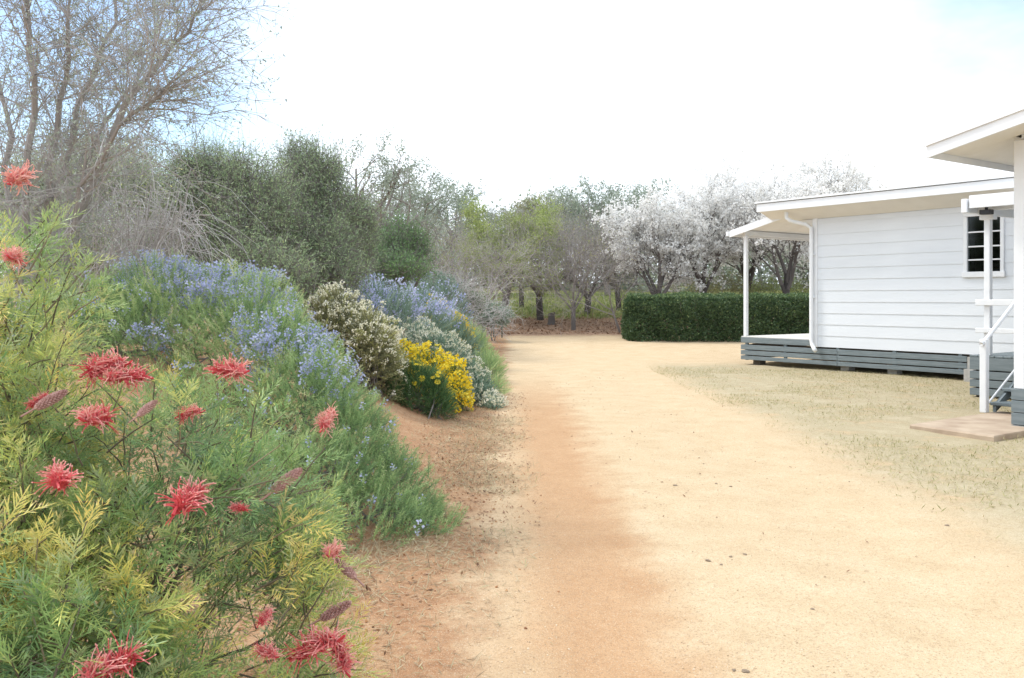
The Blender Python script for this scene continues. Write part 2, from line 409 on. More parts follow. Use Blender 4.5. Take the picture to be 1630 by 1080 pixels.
def boxpart(name, parent, mat, x0, x1, y0, y1, z0, z1, bevel=0.0):
    cx, cy, cz = (x0 + x1) / 2, (y0 + y1) / 2, (z0 + z1) / 2
    a, b, c = (x1 - x0) / 2, (y1 - y0) / 2, (z1 - z0) / 2
    e = min(bevel or .006, a * .4, b * .4, c * .4)
    # chamfered box: 24 vertices
    vs = []; 
    for sx in (-1, 1):
        for sy in (-1, 1):
            for sz in (-1, 1):
                vs += [(sx * a, sy * (b - e), sz * (c - e)), (sx * (a - e), sy * b, sz * (c - e)), (sx * (a - e), sy * (b - e), sz * c)]
    def vi(sx, sy, sz, k): return (((sx > 0) * 4 + (sy > 0) * 2 + (sz > 0)) * 3 + k)
    q = []; tr = []
    for s in (-1, 1):
        q += [[vi(s, -1, -1, 0), vi(s, 1, -1, 0), vi(s, 1, 1, 0), vi(s, -1, 1, 0)][::s],
              [vi(-1, s, -1, 1), vi(-1, s, 1, 1), vi(1, s, 1, 1), vi(1, s, -1, 1)][::s],
              [vi(-1, -1, s, 2), vi(1, -1, s, 2), vi(1, 1, s, 2), vi(-1, 1, s, 2)][::s]]
    for s in (-1, 1):
        for r in (-1, 1):
            q.append([vi(-1, s, r, 1), vi(1, s, r, 1), vi(1, s, r, 2), vi(-1, s, r, 2)])
            q.append([vi(s, -1, r, 0), vi(s, 1, r, 0), vi(s, 1, r, 2), vi(s, -1, r, 2)])
            q.append([vi(s, r, -1, 0), vi(s, r, 1, 0), vi(s, r, 1, 1), vi(s, r, -1, 1)])
    for sx in (-1, 1):
        for sy in (-1, 1):
            for sz in (-1, 1): tr.append([vi(sx, sy, sz, 0), vi(sx, sy, sz, 1), vi(sx, sy, sz, 2)])
    g = Geo(); g.add(vs, q); 
    g.F.append(np.array(tr)); g.M.append(np.zeros(len(tr)))
    return link(name, g.mesh(name, mat), parent, (cx, cy, cz))
def polyhedron(name, parent, mat, verts, faces):
    me = bpy.data.meshes.new(name); me.from_pydata(verts, [], faces); me.materials.append(mat); me.update()
    return link(name, me, parent)
def tube_part(name, parent, mat, pts, r, sides=10, smooth=True):
    pts = [np.array(p, float) for p in pts]
    g = Geo(); rings = []
    for i, p in enumerate(pts):
        d = unit((pts[min(i + 1, len(pts) - 1)] - pts[max(i - 1, 0)])[None])[0]
        ref = np.array([1., 0, 0]) if abs(d[2]) > .9 else np.array([0, 0, 1.])
        a = unit(np.cross(d, ref)[None])[0]; b = np.cross(d, a)
        rings.append([p + r * (cos(k * 2 * pi / sides) * a + sin(k * 2 * pi / sides) * b) for k in range(sides)])
    v = np.array(rings).reshape(-1, 3); f = []
    for i in range(len(pts) - 1):
        for k in range(sides):
            f.append((i * sides + k, i * sides + (k + 1) % sides, (i + 1) * sides + (k + 1) % sides, (i + 1) * sides + k))
    g.add(v, f)
    g.F.append(np.array([list(range(sides))])); g.M.append(np.zeros(1))
    g.F.append(np.array([[(len(pts) - 1) * sides + k for k in range(sides)]])); g.M.append(np.zeros(1))
    return link(name, g.mesh(name, mat, smooth=smooth), parent)

def far_house():
    ox, oy = 5.23, 20.6
    h = link('weatherboard_house', None, loc=(ox, oy, 0), label='white weatherboard house with a side veranda and grey slatted base, in front of the hedge', cat='house')
    h.rotation_euler = (0, 0, HANG)
    gl = lambda x, y: float(gz(ox + .587 * x + .809 * y, oy - .809 * x + .587 * y))
    WX0, WX1, DEP = 1.956, 8.2, 6.5
    ZB = .483; nb = 12; ZT = ZB + nb * PITCH      # wall top 3.30
    wx0, wx1 = 5.17, 5.78; wz0, wz1 = ZB + 6 * PITCH, ZB + 11 * PITCH
    for k in range(nb):
        z = ZB + k * PITCH
        if 6 <= k < 11:
            put_board(h, WX0 + .06, wx0, 0, z); put_board(h, wx1, WX1 - .06, 0, z)
        else:
            put_board(h, WX0 + .06, WX1 - .06, 0, z)
        put_board(h, -DEP + .06, -.06, 0, z, -pi / 2, WX0, 0)         # veranda side
        put_board(h, .06, DEP - .06, 0, z, pi / 2, WX1, 0)            # other end
        put_board(h, -WX1 + .06, -WX0 - .06, 0, z, pi, 0, DEP)        # back
    # inner lining with the window opening
    T = .09
    def lin(*a): boxpart('wall_lining', h, M['core'], *a)
    lin(WX0 + .03, wx0, .004, T, ZB + .02, ZT); lin(wx1, WX1 - .03, .004, T, ZB + .02, ZT)
    lin(wx0, wx1, .004, T, ZB + .02, wz0); lin(wx0, wx1, .004, T, wz1, ZT)
    lin(WX0 + .004, WX0 + T, T + .002, DEP - .004, ZB + .02, ZT); lin(WX1 - T, WX1 - .004, T + .002, DEP - .004, ZB + .02, ZT)
    lin(WX0 + T, WX1 - T, DEP - T, DEP - .004, ZB + .02, ZT); lin(WX0 + .05, WX1 - .05, .1, DEP - .1, ZB + .02, ZB + .08)
    for cx, cy in ((WX0, 0), (WX1, 0), (WX0, DEP), (WX1, DEP)):
        boxpart('corner_board', h, M['trim'], cx - .045 if cx < 4 else cx - .07, cx + .07 if cx < 4 else cx + .045, (cy - .045) if cy == 0 else cy - .07, (cy + .07) if cy == 0 else cy + .045, ZB - .01, ZT + .01)
    # louvre window
    w = boxpart('window', h, M['trim'], wx0 - .055, wx1 + .055, -.05, -.012, wz1 - .09, wz1 + .03)   # head
    def wp(name, m, *a):
        o = boxpart(name, h, m, *a); o.parent = w; o.location = Vector(o.location) - Vector(w.location); return o
    wp('frame', M['trim'], wx0 - .055, wx0 + .012, -.05, .05, wz0 - .0, wz1 - .092)
    wp('frame', M['trim'], wx1 - .012, wx1 + .055, -.05, .05, wz0 - .0, wz1 - .092)
    wp('sill', M['trim'], wx0 - .075, wx1 + .075, -.065, .05, wz0 - .015, wz0 + .085)
    zs = [wz0 + .087, wz0 + .30, wz0 + .54, wz0 + .80, wz1 - .092]
    for a, b in zip(zs[:-1], zs[1:]):
        wp('pane', M['glass'], wx0 + .013, wx1 - .013, -.004, .002, a + .001, b - .001)
    for z in zs[1:-1]:
        wp('glazing_bar', M['trim'], wx0 + .013, wx1 - .013, -.018, -.006, z - .013, z + .013)
    wp('blind', M['core'], wx0 + .25, wx0 + .36, .10, .12, wz0 + .1, wz1 - .1)
    # roof: skillion, its high edge towards the drive
    OV, OL = .6, 1.04
    rx0, rx1 = WX0 - OL, WX1 + .25
    zf = 3.36; zb = 2.75
    ys0, ys1 = -OV, DEP + .5
    def sl(y): return zf + .2 + (zb - zf) * (y - ys0) / (ys1 - ys0)
    th = .05
    g = Geo(); n = 84
    xs = np.linspace(rx0 - .03, rx1 + .03, n); zc = .012 * (np.arange(n) % 2)
    v = []; 
    for x, c in zip(xs, zc): v += [(x, ys0 - .05, sl(ys0 - .05) + c), (x, ys1 + .05, sl(ys1 + .05) + c), (x, ys0 - .05, sl(ys0 - .05) - .03), (x, ys1 + .05, sl(ys1 + .05) - .03)]
    f = []
    for i in range(n - 1):
        a = 4 * i; b = a + 4
        f += [(a, b, b + 1, a + 1), (a + 2, a + 3, b + 3, b + 2), (a, a + 2, b + 2, b), (a + 1, b + 1, b + 3, a + 3)]
    f += [(0, 1, 3, 2), (4 * n - 4, 4 * n - 2, 4 * n - 1, 4 * n - 3)]
    g.add(v, f); link('roof', g.mesh('roof', M['roof']), h)
    boxpart('fascia', h, M['trim'], rx0, rx1, ys0 - .02, ys0 + .01, zf - .01, zf + .16)
    # end fascias follow the slope
    for xx in (rx0 - .012, rx1 - .012):
        a0, a1 = sl(ys0) - .035, sl(ys1) - .035
        polyhedron('barge_board', h, M['trim'], [(xx, ys0 + .012, a0 - .165), (xx + .024, ys0 + .012, a0 - .165), (xx + .024, ys1, a1 - .165), (xx, ys1, a1 - .165), (xx, ys0 + .012, a0), (xx + .024, ys0 + .012, a0), (xx + .024, ys1, a1), (xx, ys1, a1)],
                   [(0, 3, 2, 1), (4, 5, 6, 7), (0, 1, 5, 4), (1, 2, 6, 5), (2, 3, 7, 6), (3, 0, 4, 7)])
    # raked soffit between fascia and wall top
    def slab(name, m, x0, x1, y0, z0, y1, z1, t):
        return polyhedron(name, h, m, [(x0, y0, z0), (x1, y0, z0), (x1, y1, z1), (x0, y1, z1), (x0, y0, z0 + t), (x1, y0, z0 + t), (x1, y1, z1 + t), (x0, y1, z1 + t)],
                          [(0, 3, 2, 1), (4, 5, 6, 7), (0, 1, 5, 4), (1, 2, 6, 5), (2, 3, 7, 6), (3, 0, 4, 7)])
    slab('soffit', M['soffit'], rx0 + .02, rx1 - .02, ys0 + .012, zf + .015, -.03, 3.165, .012)
    slab('soffit', M['soffit'], rx0 + .02, WX0 - .05, -.028, 3.165, DEP, 3.02, .012)
    boxpart('eave_box', h, M['soffit'], WX0 - .33, WX0 - .05, -.03, .03, 3.03, 3.16)
    # veranda roof, falling away from the wall
    vz = lambda x: 2.99 + (x + .25) * .222
    V0, V1, VY0, VY1 = -.25, 1.75, -.12, 6.2
    polyhedron('veranda_roof', h, M['roof'], [(V0, VY0, vz(V0)), (V1, VY0, vz(V1)), (V1, VY1, vz(V1)), (V0, VY1, vz(V0)), (V0, VY0, vz(V0) + .03), (V1, VY0, vz(V1) + .03), (V1, VY1, vz(V1) + .03), (V0, VY1, vz(V0) + .03)],
               [(0, 3, 2, 1), (4, 5, 6, 7), (0, 1, 5, 4), (1, 2, 6, 5), (2, 3, 7, 6), (3, 0, 4, 7)])
    polyhedron('veranda_fascia', h, M['trim'], [(V0 + .02, VY0 - .03, vz(V0) - .10), (V1, VY0 - .03, vz(V1) - .10), (V1, VY0 - .004, vz(V1) - .10), (V0 + .02, VY0 - .004, vz(V0) - .10), (V0 + .02, VY0 - .03, vz(V0) + .05), (V1, VY0 - .03, vz(V1) + .05), (V1, VY0 - .004, vz(V1) + .05), (V0 + .02, VY0 - .004, vz(V0) + .05)],
               [(0, 3, 2, 1), (4, 5, 6, 7), (0, 1, 5, 4), (1, 2, 6, 5), (2, 3, 7, 6), (3, 0, 4, 7)])
    boxpart('veranda_beam', h, M['trim'], .02, .10, 0, 6.1, 2.93, 3.035)
    boxpart('veranda_gutter', h, M['trim'], V0 - .09, V0 - .005, VY0 - .03, VY1, vz(V0) - .07, vz(V0) + .035)
    for k in range(13):   # lining boards of the veranda ceiling
        a = VY0 + .03 + k * .475
        polyhedron('ceiling_board', h, M['soffit'], [(V0 + .03, a, vz(V0 + .03) - .02), (V1, a, vz(V1) - .02), (V1, a + .468, vz(V1) - .02), (V0 + .03, a + .468, vz(V0 + .03) - .02), (V0 + .03, a, vz(V0 + .03) - .004), (V1, a, vz(V1) - .004), (V1, a + .468, vz(V1) - .004), (V0 + .03, a + .468, vz(V0 + .03) - .004)],
                   [(0, 3, 2, 1), (4, 5, 6, 7), (0, 1, 5, 4), (1, 2, 6, 5), (2, 3, 7, 6), (3, 0, 4, 7)])
    for yy in (.03, 3.05, 6.0):
        boxpart('veranda_post', h, M['trim'], .02, .105, yy, yy + .085, .641, 2.929, .01)
    # deck boards
    dm = None
    for k in range(43):
        y = .0 + k * .1435
        if dm is None:
            o = boxpart('deck_board', h, M['deck'], -.01, 1.90, y, y + .138, .612, .64); dm = o.data; base = Vector(o.location)
        else:
            o = link('deck_board', dm, h, base + Vector((0, k * .1435, 0)))
    # grey slats round the base
    zsl = [(.492, .611), (.340, .446), (.220, .318), (.112, .197)]
    for i, (a, b) in enumerate(zsl):
        if i == 0:
            boxpart('slat', h, M['grey'], 0, WX0 - .05, -.028, -.006, a, b)
        else:
            boxpart('slat', h, M['grey'], 0, 2.49, -.028, -.006, a, b); boxpart('slat', h, M['grey'], 2.496, 5.17, -.028, -.006, a, b)
        boxpart('slat', h, M['grey'], -.024, -.002, -.005, 6.1, a, b)
    for x in (.10, 1.15, 2.45, 3.7, 5.0):
        boxpart('slat_post', h, M['grey'], x, x + .07, -.004, .05, .10, .60 if x < 1.9 else .482)
    boxpart('bearer', h, M['stump'], .2, WX1 - .1, .12, .2, .30, .475)
    for x in (.30, 2.55, 3.6, 6.9):
        for y in (.25, 3.0, 6.0):
            z0 = gl(x, y) - .06
            boxpart('stump', h, M['block'] if x > 2 and y < 1 else M['stump'], x - .1, x + .1, y - .1, y + .1, z0, .474)
    boxpart('floor_joist', h, M['stump'], WX0, WX1, 2.0, 2.1, .3, .475)
    z0 = gl(5.27, -.08) - .04
    boxpart('block_pier', h, M['block'], 5.18, 5.36, -.16, .04, z0, .22); boxpart('block_pier', h, M['block'], 5.22, 5.34, -.11, .03, .221, .44)
    # downpipe: from the gutter, back to the corner, down and out
    dx, dy = WX0 - .03, -.10
    tube_part('downpipe', h, M['trim'], [(WX0 - .42, -.42, 3.33), (WX0 - .41, -.42, 3.2), (WX0 - .36, -.36, 3.13), (WX0 - .12, -.16, 3.05), (dx, dy, 2.97), (dx, dy, 2.6), (dx, dy, 1.5), (dx, dy, .62), (dx + .03, dy - .02, .54), (dx + .13, dy - .09, .45), (dx + .2, dy - .14, .41)], .042)
    boxpart('pipe_clip', h, M['trim'], dx - .055, dx + .055, -.10, -.046, 1.5, 1.53); boxpart('pipe_clip', h, M['trim'], dx - .055, dx + .055, -.10, -.046, 2.4, 2.43)
far_house()

def near_house():
    ox, oy = 5.78, 10.3
    h = link('weatherboard_cottage', None, loc=(ox, oy, 0), label='white weatherboard building with a gabled eave, grey base boards and steps onto a concrete slab', cat='house')
    h.rotation_euler = (0, 0, HANG)
    ZB = .48; nb = 12; ZT = ZB + nb * PITCH; WX, DEP = 6.0, 5.2
    for k in range(nb):
        z = ZB + k * PITCH
        put_board(h, .06, WX - .06, 0, z)
        put_board(h, -DEP + .06, -.06, 0, z, -pi / 2, 0, 0)
        put_board(h, .06, DEP - .06, 0, z, pi / 2, WX, 0)
        put_board(h, -WX + .06, -.06, 0, z, pi, 0, DEP)
    pit = .225; RID = 3.0
    zr = lambda x: 3.36 + pit * (RID - abs(x - RID) + .7) - 0.02
    # gable triangles above the boards
    for y0, y1 in ((-.018, .03), (DEP - .03, DEP + .018)):
        a = ZT + .008
        top = lambda x: zr(x) - .06
        polyhedron('gable_wall', h, M['white'], [(.03, y0, a), (WX - .03, y0, a), (WX - .03, y0, top(WX - .03)), (RID, y0, top(RID)), (.03, y0, top(.03)), (.03, y1, a), (WX - .03, y1, a), (WX - .03, y1, top(WX - .03)), (RID, y1, top(RID)), (.03, y1, top(.03))],
                   [(0, 1, 2, 3, 4), (9, 8, 7, 6, 5), (0, 5, 6, 1), (1, 6, 7, 2), (2, 7, 8, 3), (3, 8, 9, 4), (4, 9, 5, 0)])
    boxpart('wall_lining', h, M['core'], .03, WX - .03, .004, DEP - .004, ZB + .02, ZT - .05)
    for cx, cy in ((0, 0), (WX, 0), (0, DEP), (WX, DEP)):
        boxpart('corner_board', h, M['trim'], cx - .045 if cx < 4 else cx - .07, cx + .07 if cx < 4 else cx + .045, (cy - .045) if cy == 0 else cy - .07, (cy + .07) if cy == 0 else cy + .045, ZB - .01, ZT)
    # roof: two slopes, ridge across; barge board on the gable overhang
    OV = .7
    def slope(name, m, x0, x1, y0, y1, dz, t):
        v = [(x0, y0, zr(x0) + dz), (x1, y0, zr(x1) + dz), (x1, y1, zr(x1) + dz), (x0, y1, zr(x0) + dz)]
        v += [(a, b, c + t) for a, b, c in v]
        return polyhedron(name, h, m, v, [(0, 3, 2, 1), (4, 5, 6, 7), (0, 1, 5, 4), (1, 2, 6, 5), (2, 3, 7, 6), (3, 0, 4, 7)])
    slope('roof', M['roof'], -OV - .03, RID, -OV - .03, DEP + OV, .0, .035)
    slope('roof', M['roof'], RID + .001, WX + OV + .03, -OV - .03, DEP + OV, .0, .035)
    slope('ridge_cap', M['roof'], RID - .15, RID - .001, -OV - .04, DEP + OV, .037, .012); slope('ridge_cap', M['roof'], RID + .001, RID + .15, -OV - .04, DEP + OV, .037, .012)
    slope('barge_capping', M['trim'], -OV - .02, RID - .001, -OV - .05, -OV - .031, -.09, .12)
    slope('barge_board', M['trim'], -OV, RID - .001, -OV - .028, -OV, -.225, .215)
    slope('barge_board', M['trim'], RID + .001, WX + OV, -OV - .028, -OV, -.225, .215)
    slope('soffit', M['soffit'], -OV + .03, RID, -OV + .002, -.03, -.15, .012)
    slope('soffit', M['soffit'], RID + .002, WX + OV - .03, -OV + .002, -.03, -.15, .012)
    slope('soffit', M['soffit'], -OV + .03, -.03, -.028, DEP + OV - .03, -.15, .012)
    boxpart('fascia', h, M['trim'], -OV, -OV + .024, -OV + .004, DEP + OV, zr(-OV) - .22, zr(-OV) - .002)
    # grey base boards
    zsl = [(.345, .468), (.205, .338), (.065, .198), (-.08, .058)]
    for a, b in zsl:
        boxpart('base_board', h, M['grey'], -.06, WX, -.075, -.05, a, b)
        boxpart('base_board', h, M['grey'], -.06, -.035, -.048, 2.9, a, b)
    boxpart('base_lining', h, M['stump'], .0, WX - .02, -.03, DEP - .02, -.1, .47)
    # landing between the two buildings, its slatted front, steps, rails and small roof
    LX0, LX1, LY0, LY1 = -2.1, -.1, 3.0, 5.3
    n = 16; wd = (LX1 - LX0) / n
    for k in range(n):
        boxpart('landing_board', h, M['grey'], LX0 + k * wd, LX0 + k * wd + wd - .006, LY0 - .03, LY1, .612, .64)
    for a, b in ((.42, .608), (.285, .40), (.16, .268), (.035, .14)):
        boxpart('slat', h, M['grey'], LX0, LX1, LY0 - .028, LY0 - .005, a, b); boxpart('slat', h, M['grey'], LX0, LX0 + .024, LY0 - .004, LY1, a, b)
    for x in (LX0 + .06, LX0 + 1.0, LX1 - .1):
        for y in (LY0 + .05, LY1 - .15):
            boxpart('stump', h, M['stump'], x, x + .09, y, y + .09, -.05, .61)
    # steps rise along +y to a lower part of the landing
    for k in range(8):
        boxpart('landing_board', h, M['grey'], -.92 + k * .1, -.92 + k * .1 + .094, 1.82, LY0 - .032, .612, .64)
    boxpart('riser_board', h, M['grey'], -.92, -.12, 1.84, 1.865, .45, .611)
    for x in (-.9, -.22):
        boxpart('stump', h, M['stump'], x, x + .09, 1.9, 1.99, -.05, .611)
    for i, (z, y) in enumerate(((.14, .95), (.30, 1.24), (.46, 1.53))):
        boxpart('tread', h, M['grey'], -.80, -.10, y, y + .3, z, z + .04)
    for x in (-.78, -.17):
        polyhedron('stringer', h, M['grey'], [(x, .98, .054), (x + .04, .98, .054), (x + .04, 1.83, .44), (x, 1.83, .44), (x, .98, .135), (x + .04, .98, .135), (x + .04, 1.83, .59), (x, 1.83, .59)],
                   [(0, 3, 2, 1), (4, 5, 6, 7), (0, 1, 5, 4), (1, 2, 6, 5), (2, 3, 7, 6), (3, 0, 4, 7)])
    boxpart('newel_post', h, M['trim'], -.87, -.785, .82, .905, .05, .98, .008)
    tube_part('handrail', h, M['trim'], [(-.828, .78, .92), (-.828, .90, .97), (-.828, 1.85, 1.56), (-.828, 1.98, 1.58)], .026)
    boxpart('rail_post', h, M['trim'], -.87, -.795, 1.90, 1.975, .641, 1.57)
    tube_part('rail_brace', h, M['trim'], [(-.815, .93, .16), (-.815, 1.75, .62)], .014)
    boxpart('porch_post', h, M['trim'], -1.91, -1.82, LY0 + .02, LY0 + .11, .641, 2.80, .008)
    boxpart('post_cap', h, M['trim'], -1.97, -1.76, LY0 - .0, LY0 + .125, 2.68, 2.81)
    boxpart('landing_rail', h, M['trim'], -2.02, -.06, LY0 - .02, LY0 + .015, 1.39, 1.48); boxpart('landing_rail', h, M['trim'], -2.02, -1.06, LY0 - .02, LY0 + .015, .98, 1.05)
    boxpart('porch_beam', h, M['trim'], -2.0, -.06, LY0 + .02, LY0 + .1, 2.811, 2.90)
    polyhedron('porch_roof', h, M['roof'], [(-2.0, LY0 - .25, 2.94), (-.05, LY0 - .25, 3.0), (-.05, LY1, 3.0), (-2.0, LY1, 2.94), (-2.0, LY0 - .25, 2.98), (-.05, LY0 - .25, 3.04), (-.05, LY1, 3.04), (-2.0, LY1, 2.98)],
               [(0, 3, 2, 1), (4, 5, 6, 7), (0, 1, 5, 4), (1, 2, 6, 5), (2, 3, 7, 6), (3, 0, 4, 7)])
    boxpart('porch_fascia', h, M['trim'], -1.98, -.05, LY0 - .28, LY0 - .255, 2.84, 3.03)
    boxpart('porch_gutter', h, M['trim'], -2.09, -2.002, LY0 - .3, LY1, 2.78, 2.985)
    boxpart('wall_lamp', h, M['black'], -1.86, -1.70, LY0 - .22, LY0 - .10, 2.74, 2.81); boxpart('lamp_bracket', h, M['black'], -1.80, -1.76, LY0 - .18, LY0 - .14, 2.811, 2.94)
    return h
near_house()

# concrete slab at the foot of the steps
def slab():
    c = [(4.46, 10.83), (5.25, 9.78), (6.75, 10.87), (5.96, 11.92)]
    p0 = at(1447, 676, 1); 
    def gp(px, py, z=.05):
        r = ray(px, py); k = (z - CAM_H) / r[2]; return Vector((r[0] * k, k, z))
    a = gp(1448, 676); b = gp(1582, 695); u = (b - a)
    v = Vector((.809, .587, 0)) * 2.1
    vs = []
    pts = [a, b, b + v, a + v]
    e = .015
    cen = sum(pts, Vector()) / 4
    for z, s in ((-.04, 1), (.038, 1), (.052, .985)):
        vs += [tuple((cen + (p - cen) * s)[:2]) + (z,) for p in pts]
    f = [(3, 2, 1, 0), (8, 9, 10, 11)]
    for l in (0, 4):
        for k in range(4): f.append((l + k, l + (k + 1) % 4, l + 4 + (k + 1) % 4, l + 4 + k))
    me = bpy.data.meshes.new('concrete_slab'); me.from_pydata(vs, [], f); me.materials.append(M['concrete']); me.update()
    link('concrete_slab', me, label='flat worn concrete slab at the foot of the steps', cat='slab')
slab()
# ------------------------------------------------------------------ plant building blocks
LEAF4 = (np.array([(0, 0, 0), (-.5, .45, .08), (0, 1, 0), (.5, .45, .08)]), np.array([(0, 1, 2, 3)]))   # unit diamond leaf along +y
LEAF3 = (np.array([(-.5, .25, .05), (.12, 0, 0), (.38, .3, .06), (0, 1, 0)])[[0, 2, 3]] * np.array([1.15, 1, 1]), np.array([(0, 1, 2)]))
def leaft(w, l):
    return LEAF3[0] * np.array([w, l, w]), LEAF3[1]
def leafq(w, l):
    return LEAF4[0] * np.array([w, l, w]), LEAF4[1]

class Plant:
    """root Empty at the base, parts collected in world coordinates"""
    def __init__(self, name, base, label, cat, group=None):
        self.base = np.array([float(b) for b in base])
        self.root = link(name, None, loc=Vector(self.base), label=label, cat=cat, group=group)
    def part(self, name, geo, mat, kind=None, smooth=False):
        return link(name, geo.mesh(name, mat, self.base, smooth), self.root, kind=kind)

def copy_plant(root, loc, rot, scale=1.0, label=None):
    r = root.copy(); COL.objects.link(r); r.location = loc; r.rotation_euler = (0, 0, rot); r.scale = (scale,) * 3
    if label: r['label'] = label
    for ch in root.children:
        c = ch.copy(); COL.objects.link(c); c.parent = r
    return r

def path(p0, p1, n, sag, wig, rng):
    """curved path from p0 to p1 with n segments"""
    p0 = np.asarray(p0, float); p1 = np.asarray(p1, float)
    t = np.linspace(0, 1, n + 1)[:, None]
    Lg = np.linalg.norm(p1 - p0)
    w = np.cumsum(rng.normal(size=(n + 1, 3)), 0) * wig * Lg / sqrt(n); w -= w[0] * (1 - t) + w[-1] * t
    return p0 * (1 - t) + p1 * t + np.array([0, 0, sag * Lg]) * (4 * t * (1 - t)) + w

def grow(rng, base, P):
    """recursive branching; returns segments and end-twig samples"""
    segs = [[], [], [], []]; tips = []
    NL = len(P['len'])
    def br(p, d, lg, r, lev):
        n = P['seg'][lev]; st = lg / n
        pts = [p]; ds = [d]
        for i in range(n):
            d = d + rng.normal(size=3) * P['wig'][lev] + np.array([0, 0, P['trop'][lev]])
            d = d / np.linalg.norm(d)
            p = p + d * st; pts.append(p); ds.append(d)
        r1 = r * P['tap'][lev]
        for i in range(n):
            segs[0].append(pts[i]); segs[1].append(pts[i + 1])
            segs[2].append(r + (r1 - r) * i / n); segs[3].append(r + (r1 - r) * (i + 1) / n)
        if lev >= P.get('leaf_from', NL - 1):
            for i in range(n): tips.append((pts[i], pts[i + 1]))
        if lev + 1 < NL:
            k = P['kids'][lev]; f0 = P['from'][lev]
            k = int(k) + (rng.random() < k - int(k))
            off = rng.random() * 6.28
            for j in range(k):
                f = f0 + (1 - f0) * (j + rng.random() * .8) / k
                f = min(f, .999) * n; i = int(f); q = pts[i] + (pts[i + 1] - pts[i]) * (f - i)
                dd = ds[i + 1]
                ref = np.array([1., 0, 0]) if abs(dd[2]) > .9 else np.array([0, 0, 1.])
                a = np.cross(dd, ref); a /= np.linalg.norm(a); b = np.cross(dd, a)
                ph = off + j * 2.4 + rng.normal() * .3
                an = radians(P['ang'][lev] + rng.normal() * P.get('angv', 8))
                nd = dd * cos(an) + (a * cos(ph) + b * sin(ph)) * sin(an)
                fr = i / n
                br(q, nd, P['len'][lev + 1] * (1 - .45 * (f / n)) * rng.uniform(.75, 1.2), max((r + (r1 - r) * fr) * P['rr'][lev], P.get('rmin', .003)), lev + 1)
    for s in range(P.get('stems', 1)):
        d0 = np.array([rng.normal() * P.get('lean', .05), rng.normal() * P.get('lean', .05), 1.0]) + np.array(P.get('lean_to', (0, 0, 0)))
        br(np.asarray(base, float) + np.array([rng.normal() * .06, rng.normal() * .06, 0]) * (P.get('stems', 1) > 1), d0 / np.linalg.norm(d0), P['len'][0] * rng.uniform(.85, 1.1), P['r'], 0)
    S4 = [np.array(x) for x in segs]
    b0 = np.asarray(base, float)
    if 'H' in P:            # bring the tree to its height
        k = P['H'] / (S4[1][:, 2].max() - b0[2])
        kv = np.array([k * P.get('wide', 1.0), k * P.get('wide', 1.0), k])
        S4[0] = b0 + (S4[0] - b0) * kv; S4[1] = b0 + (S4[1] - b0) * kv
        tips = [(b0 + (u - b0) * kv, b0 + (v - b0) * kv) for u, v in tips]
    T0 = np.array([t[0] for t in tips]); T1 = np.array([t[1] for t in tips])
    return S4, T0, T1

def add_segs(geo, S4, tint_thin=.7, tint_thick=.2, rth=.05):
    thick = S4[2] > rth * .5
    for sel, sides in ((thick, 7), (~thick, 3)):
        if sel.any():
            r = S4[2][sel]
            geo.tubes(S4[0][sel], S4[1][sel], S4[2][sel], S4[3][sel], sides, np.repeat(np.clip(tint_thin - (tint_thin - tint_thick) * r / rth, 0, 1) + RNG.normal(size=len(r)) * .06, 2 * sides))

def scatter(geo, T0, T1, n, w, l, rng, spread=.03, tint=(.5, .25), down=0.0, sv=.3, clump=0):
    """n leaves along twig segments"""
    if n == 0: return
    if clump:               # leaves in bunches of this many
        i = np.repeat(rng.integers(0, len(T0), n // clump + 1), clump)[:n]; t = .5 + .5 * rng.random((n, 1))
    else:
        i = rng.integers(0, len(T0), n); t = rng.random((n, 1))
    p = T0[i] * (1 - t) + T1[i] * t + rng.normal(size=(n, 3)) * spread
    d = unit(T1[i] - T0[i]) * .6 + rng.normal(size=(n, 3)) * .7 + np.array([0, 0, -down])
    tv, tf = leaft(w * 1.1, l)
    geo.inst(tv, tf, p, frames(d, rng=rng), rng.uniform(1 - sv, 1 + sv, n), np.clip(rng.normal(tint[0], tint[1], n), 0, 1))

# clump shape shared by the dense crowns: twigs fan out inside lumpy blobs, leaves sit on them
def blob_twigs(blobs, per, rng, length=.35, up=.25, inner=.35):
    P0, P1 = [], []
    for (cx, cy, cz, rx, ry, rz), k in zip(blobs, per):
        u = rdirs(k, rng); rr = inner + (1.03 - inner) * rng.random((k, 1)) ** .6
        c = np.array([cx, cy, cz]); R3 = np.array([rx, ry, rz])
        p = c + u * R3 * rr
        d = unit(u * R3 + np.array([0, 0, up]) + rng.normal(size=(k, 3)) * .45)
        P0.append(p - d * length * .7); P1.append(p + d * length * (.3 * rng.uniform(.5, 1.8, (k, 1)) + .9 * (rng.random((k, 1)) < .2) * rng.random((k, 1))))
    return np.concatenate(P0), np.concatenate(P1)

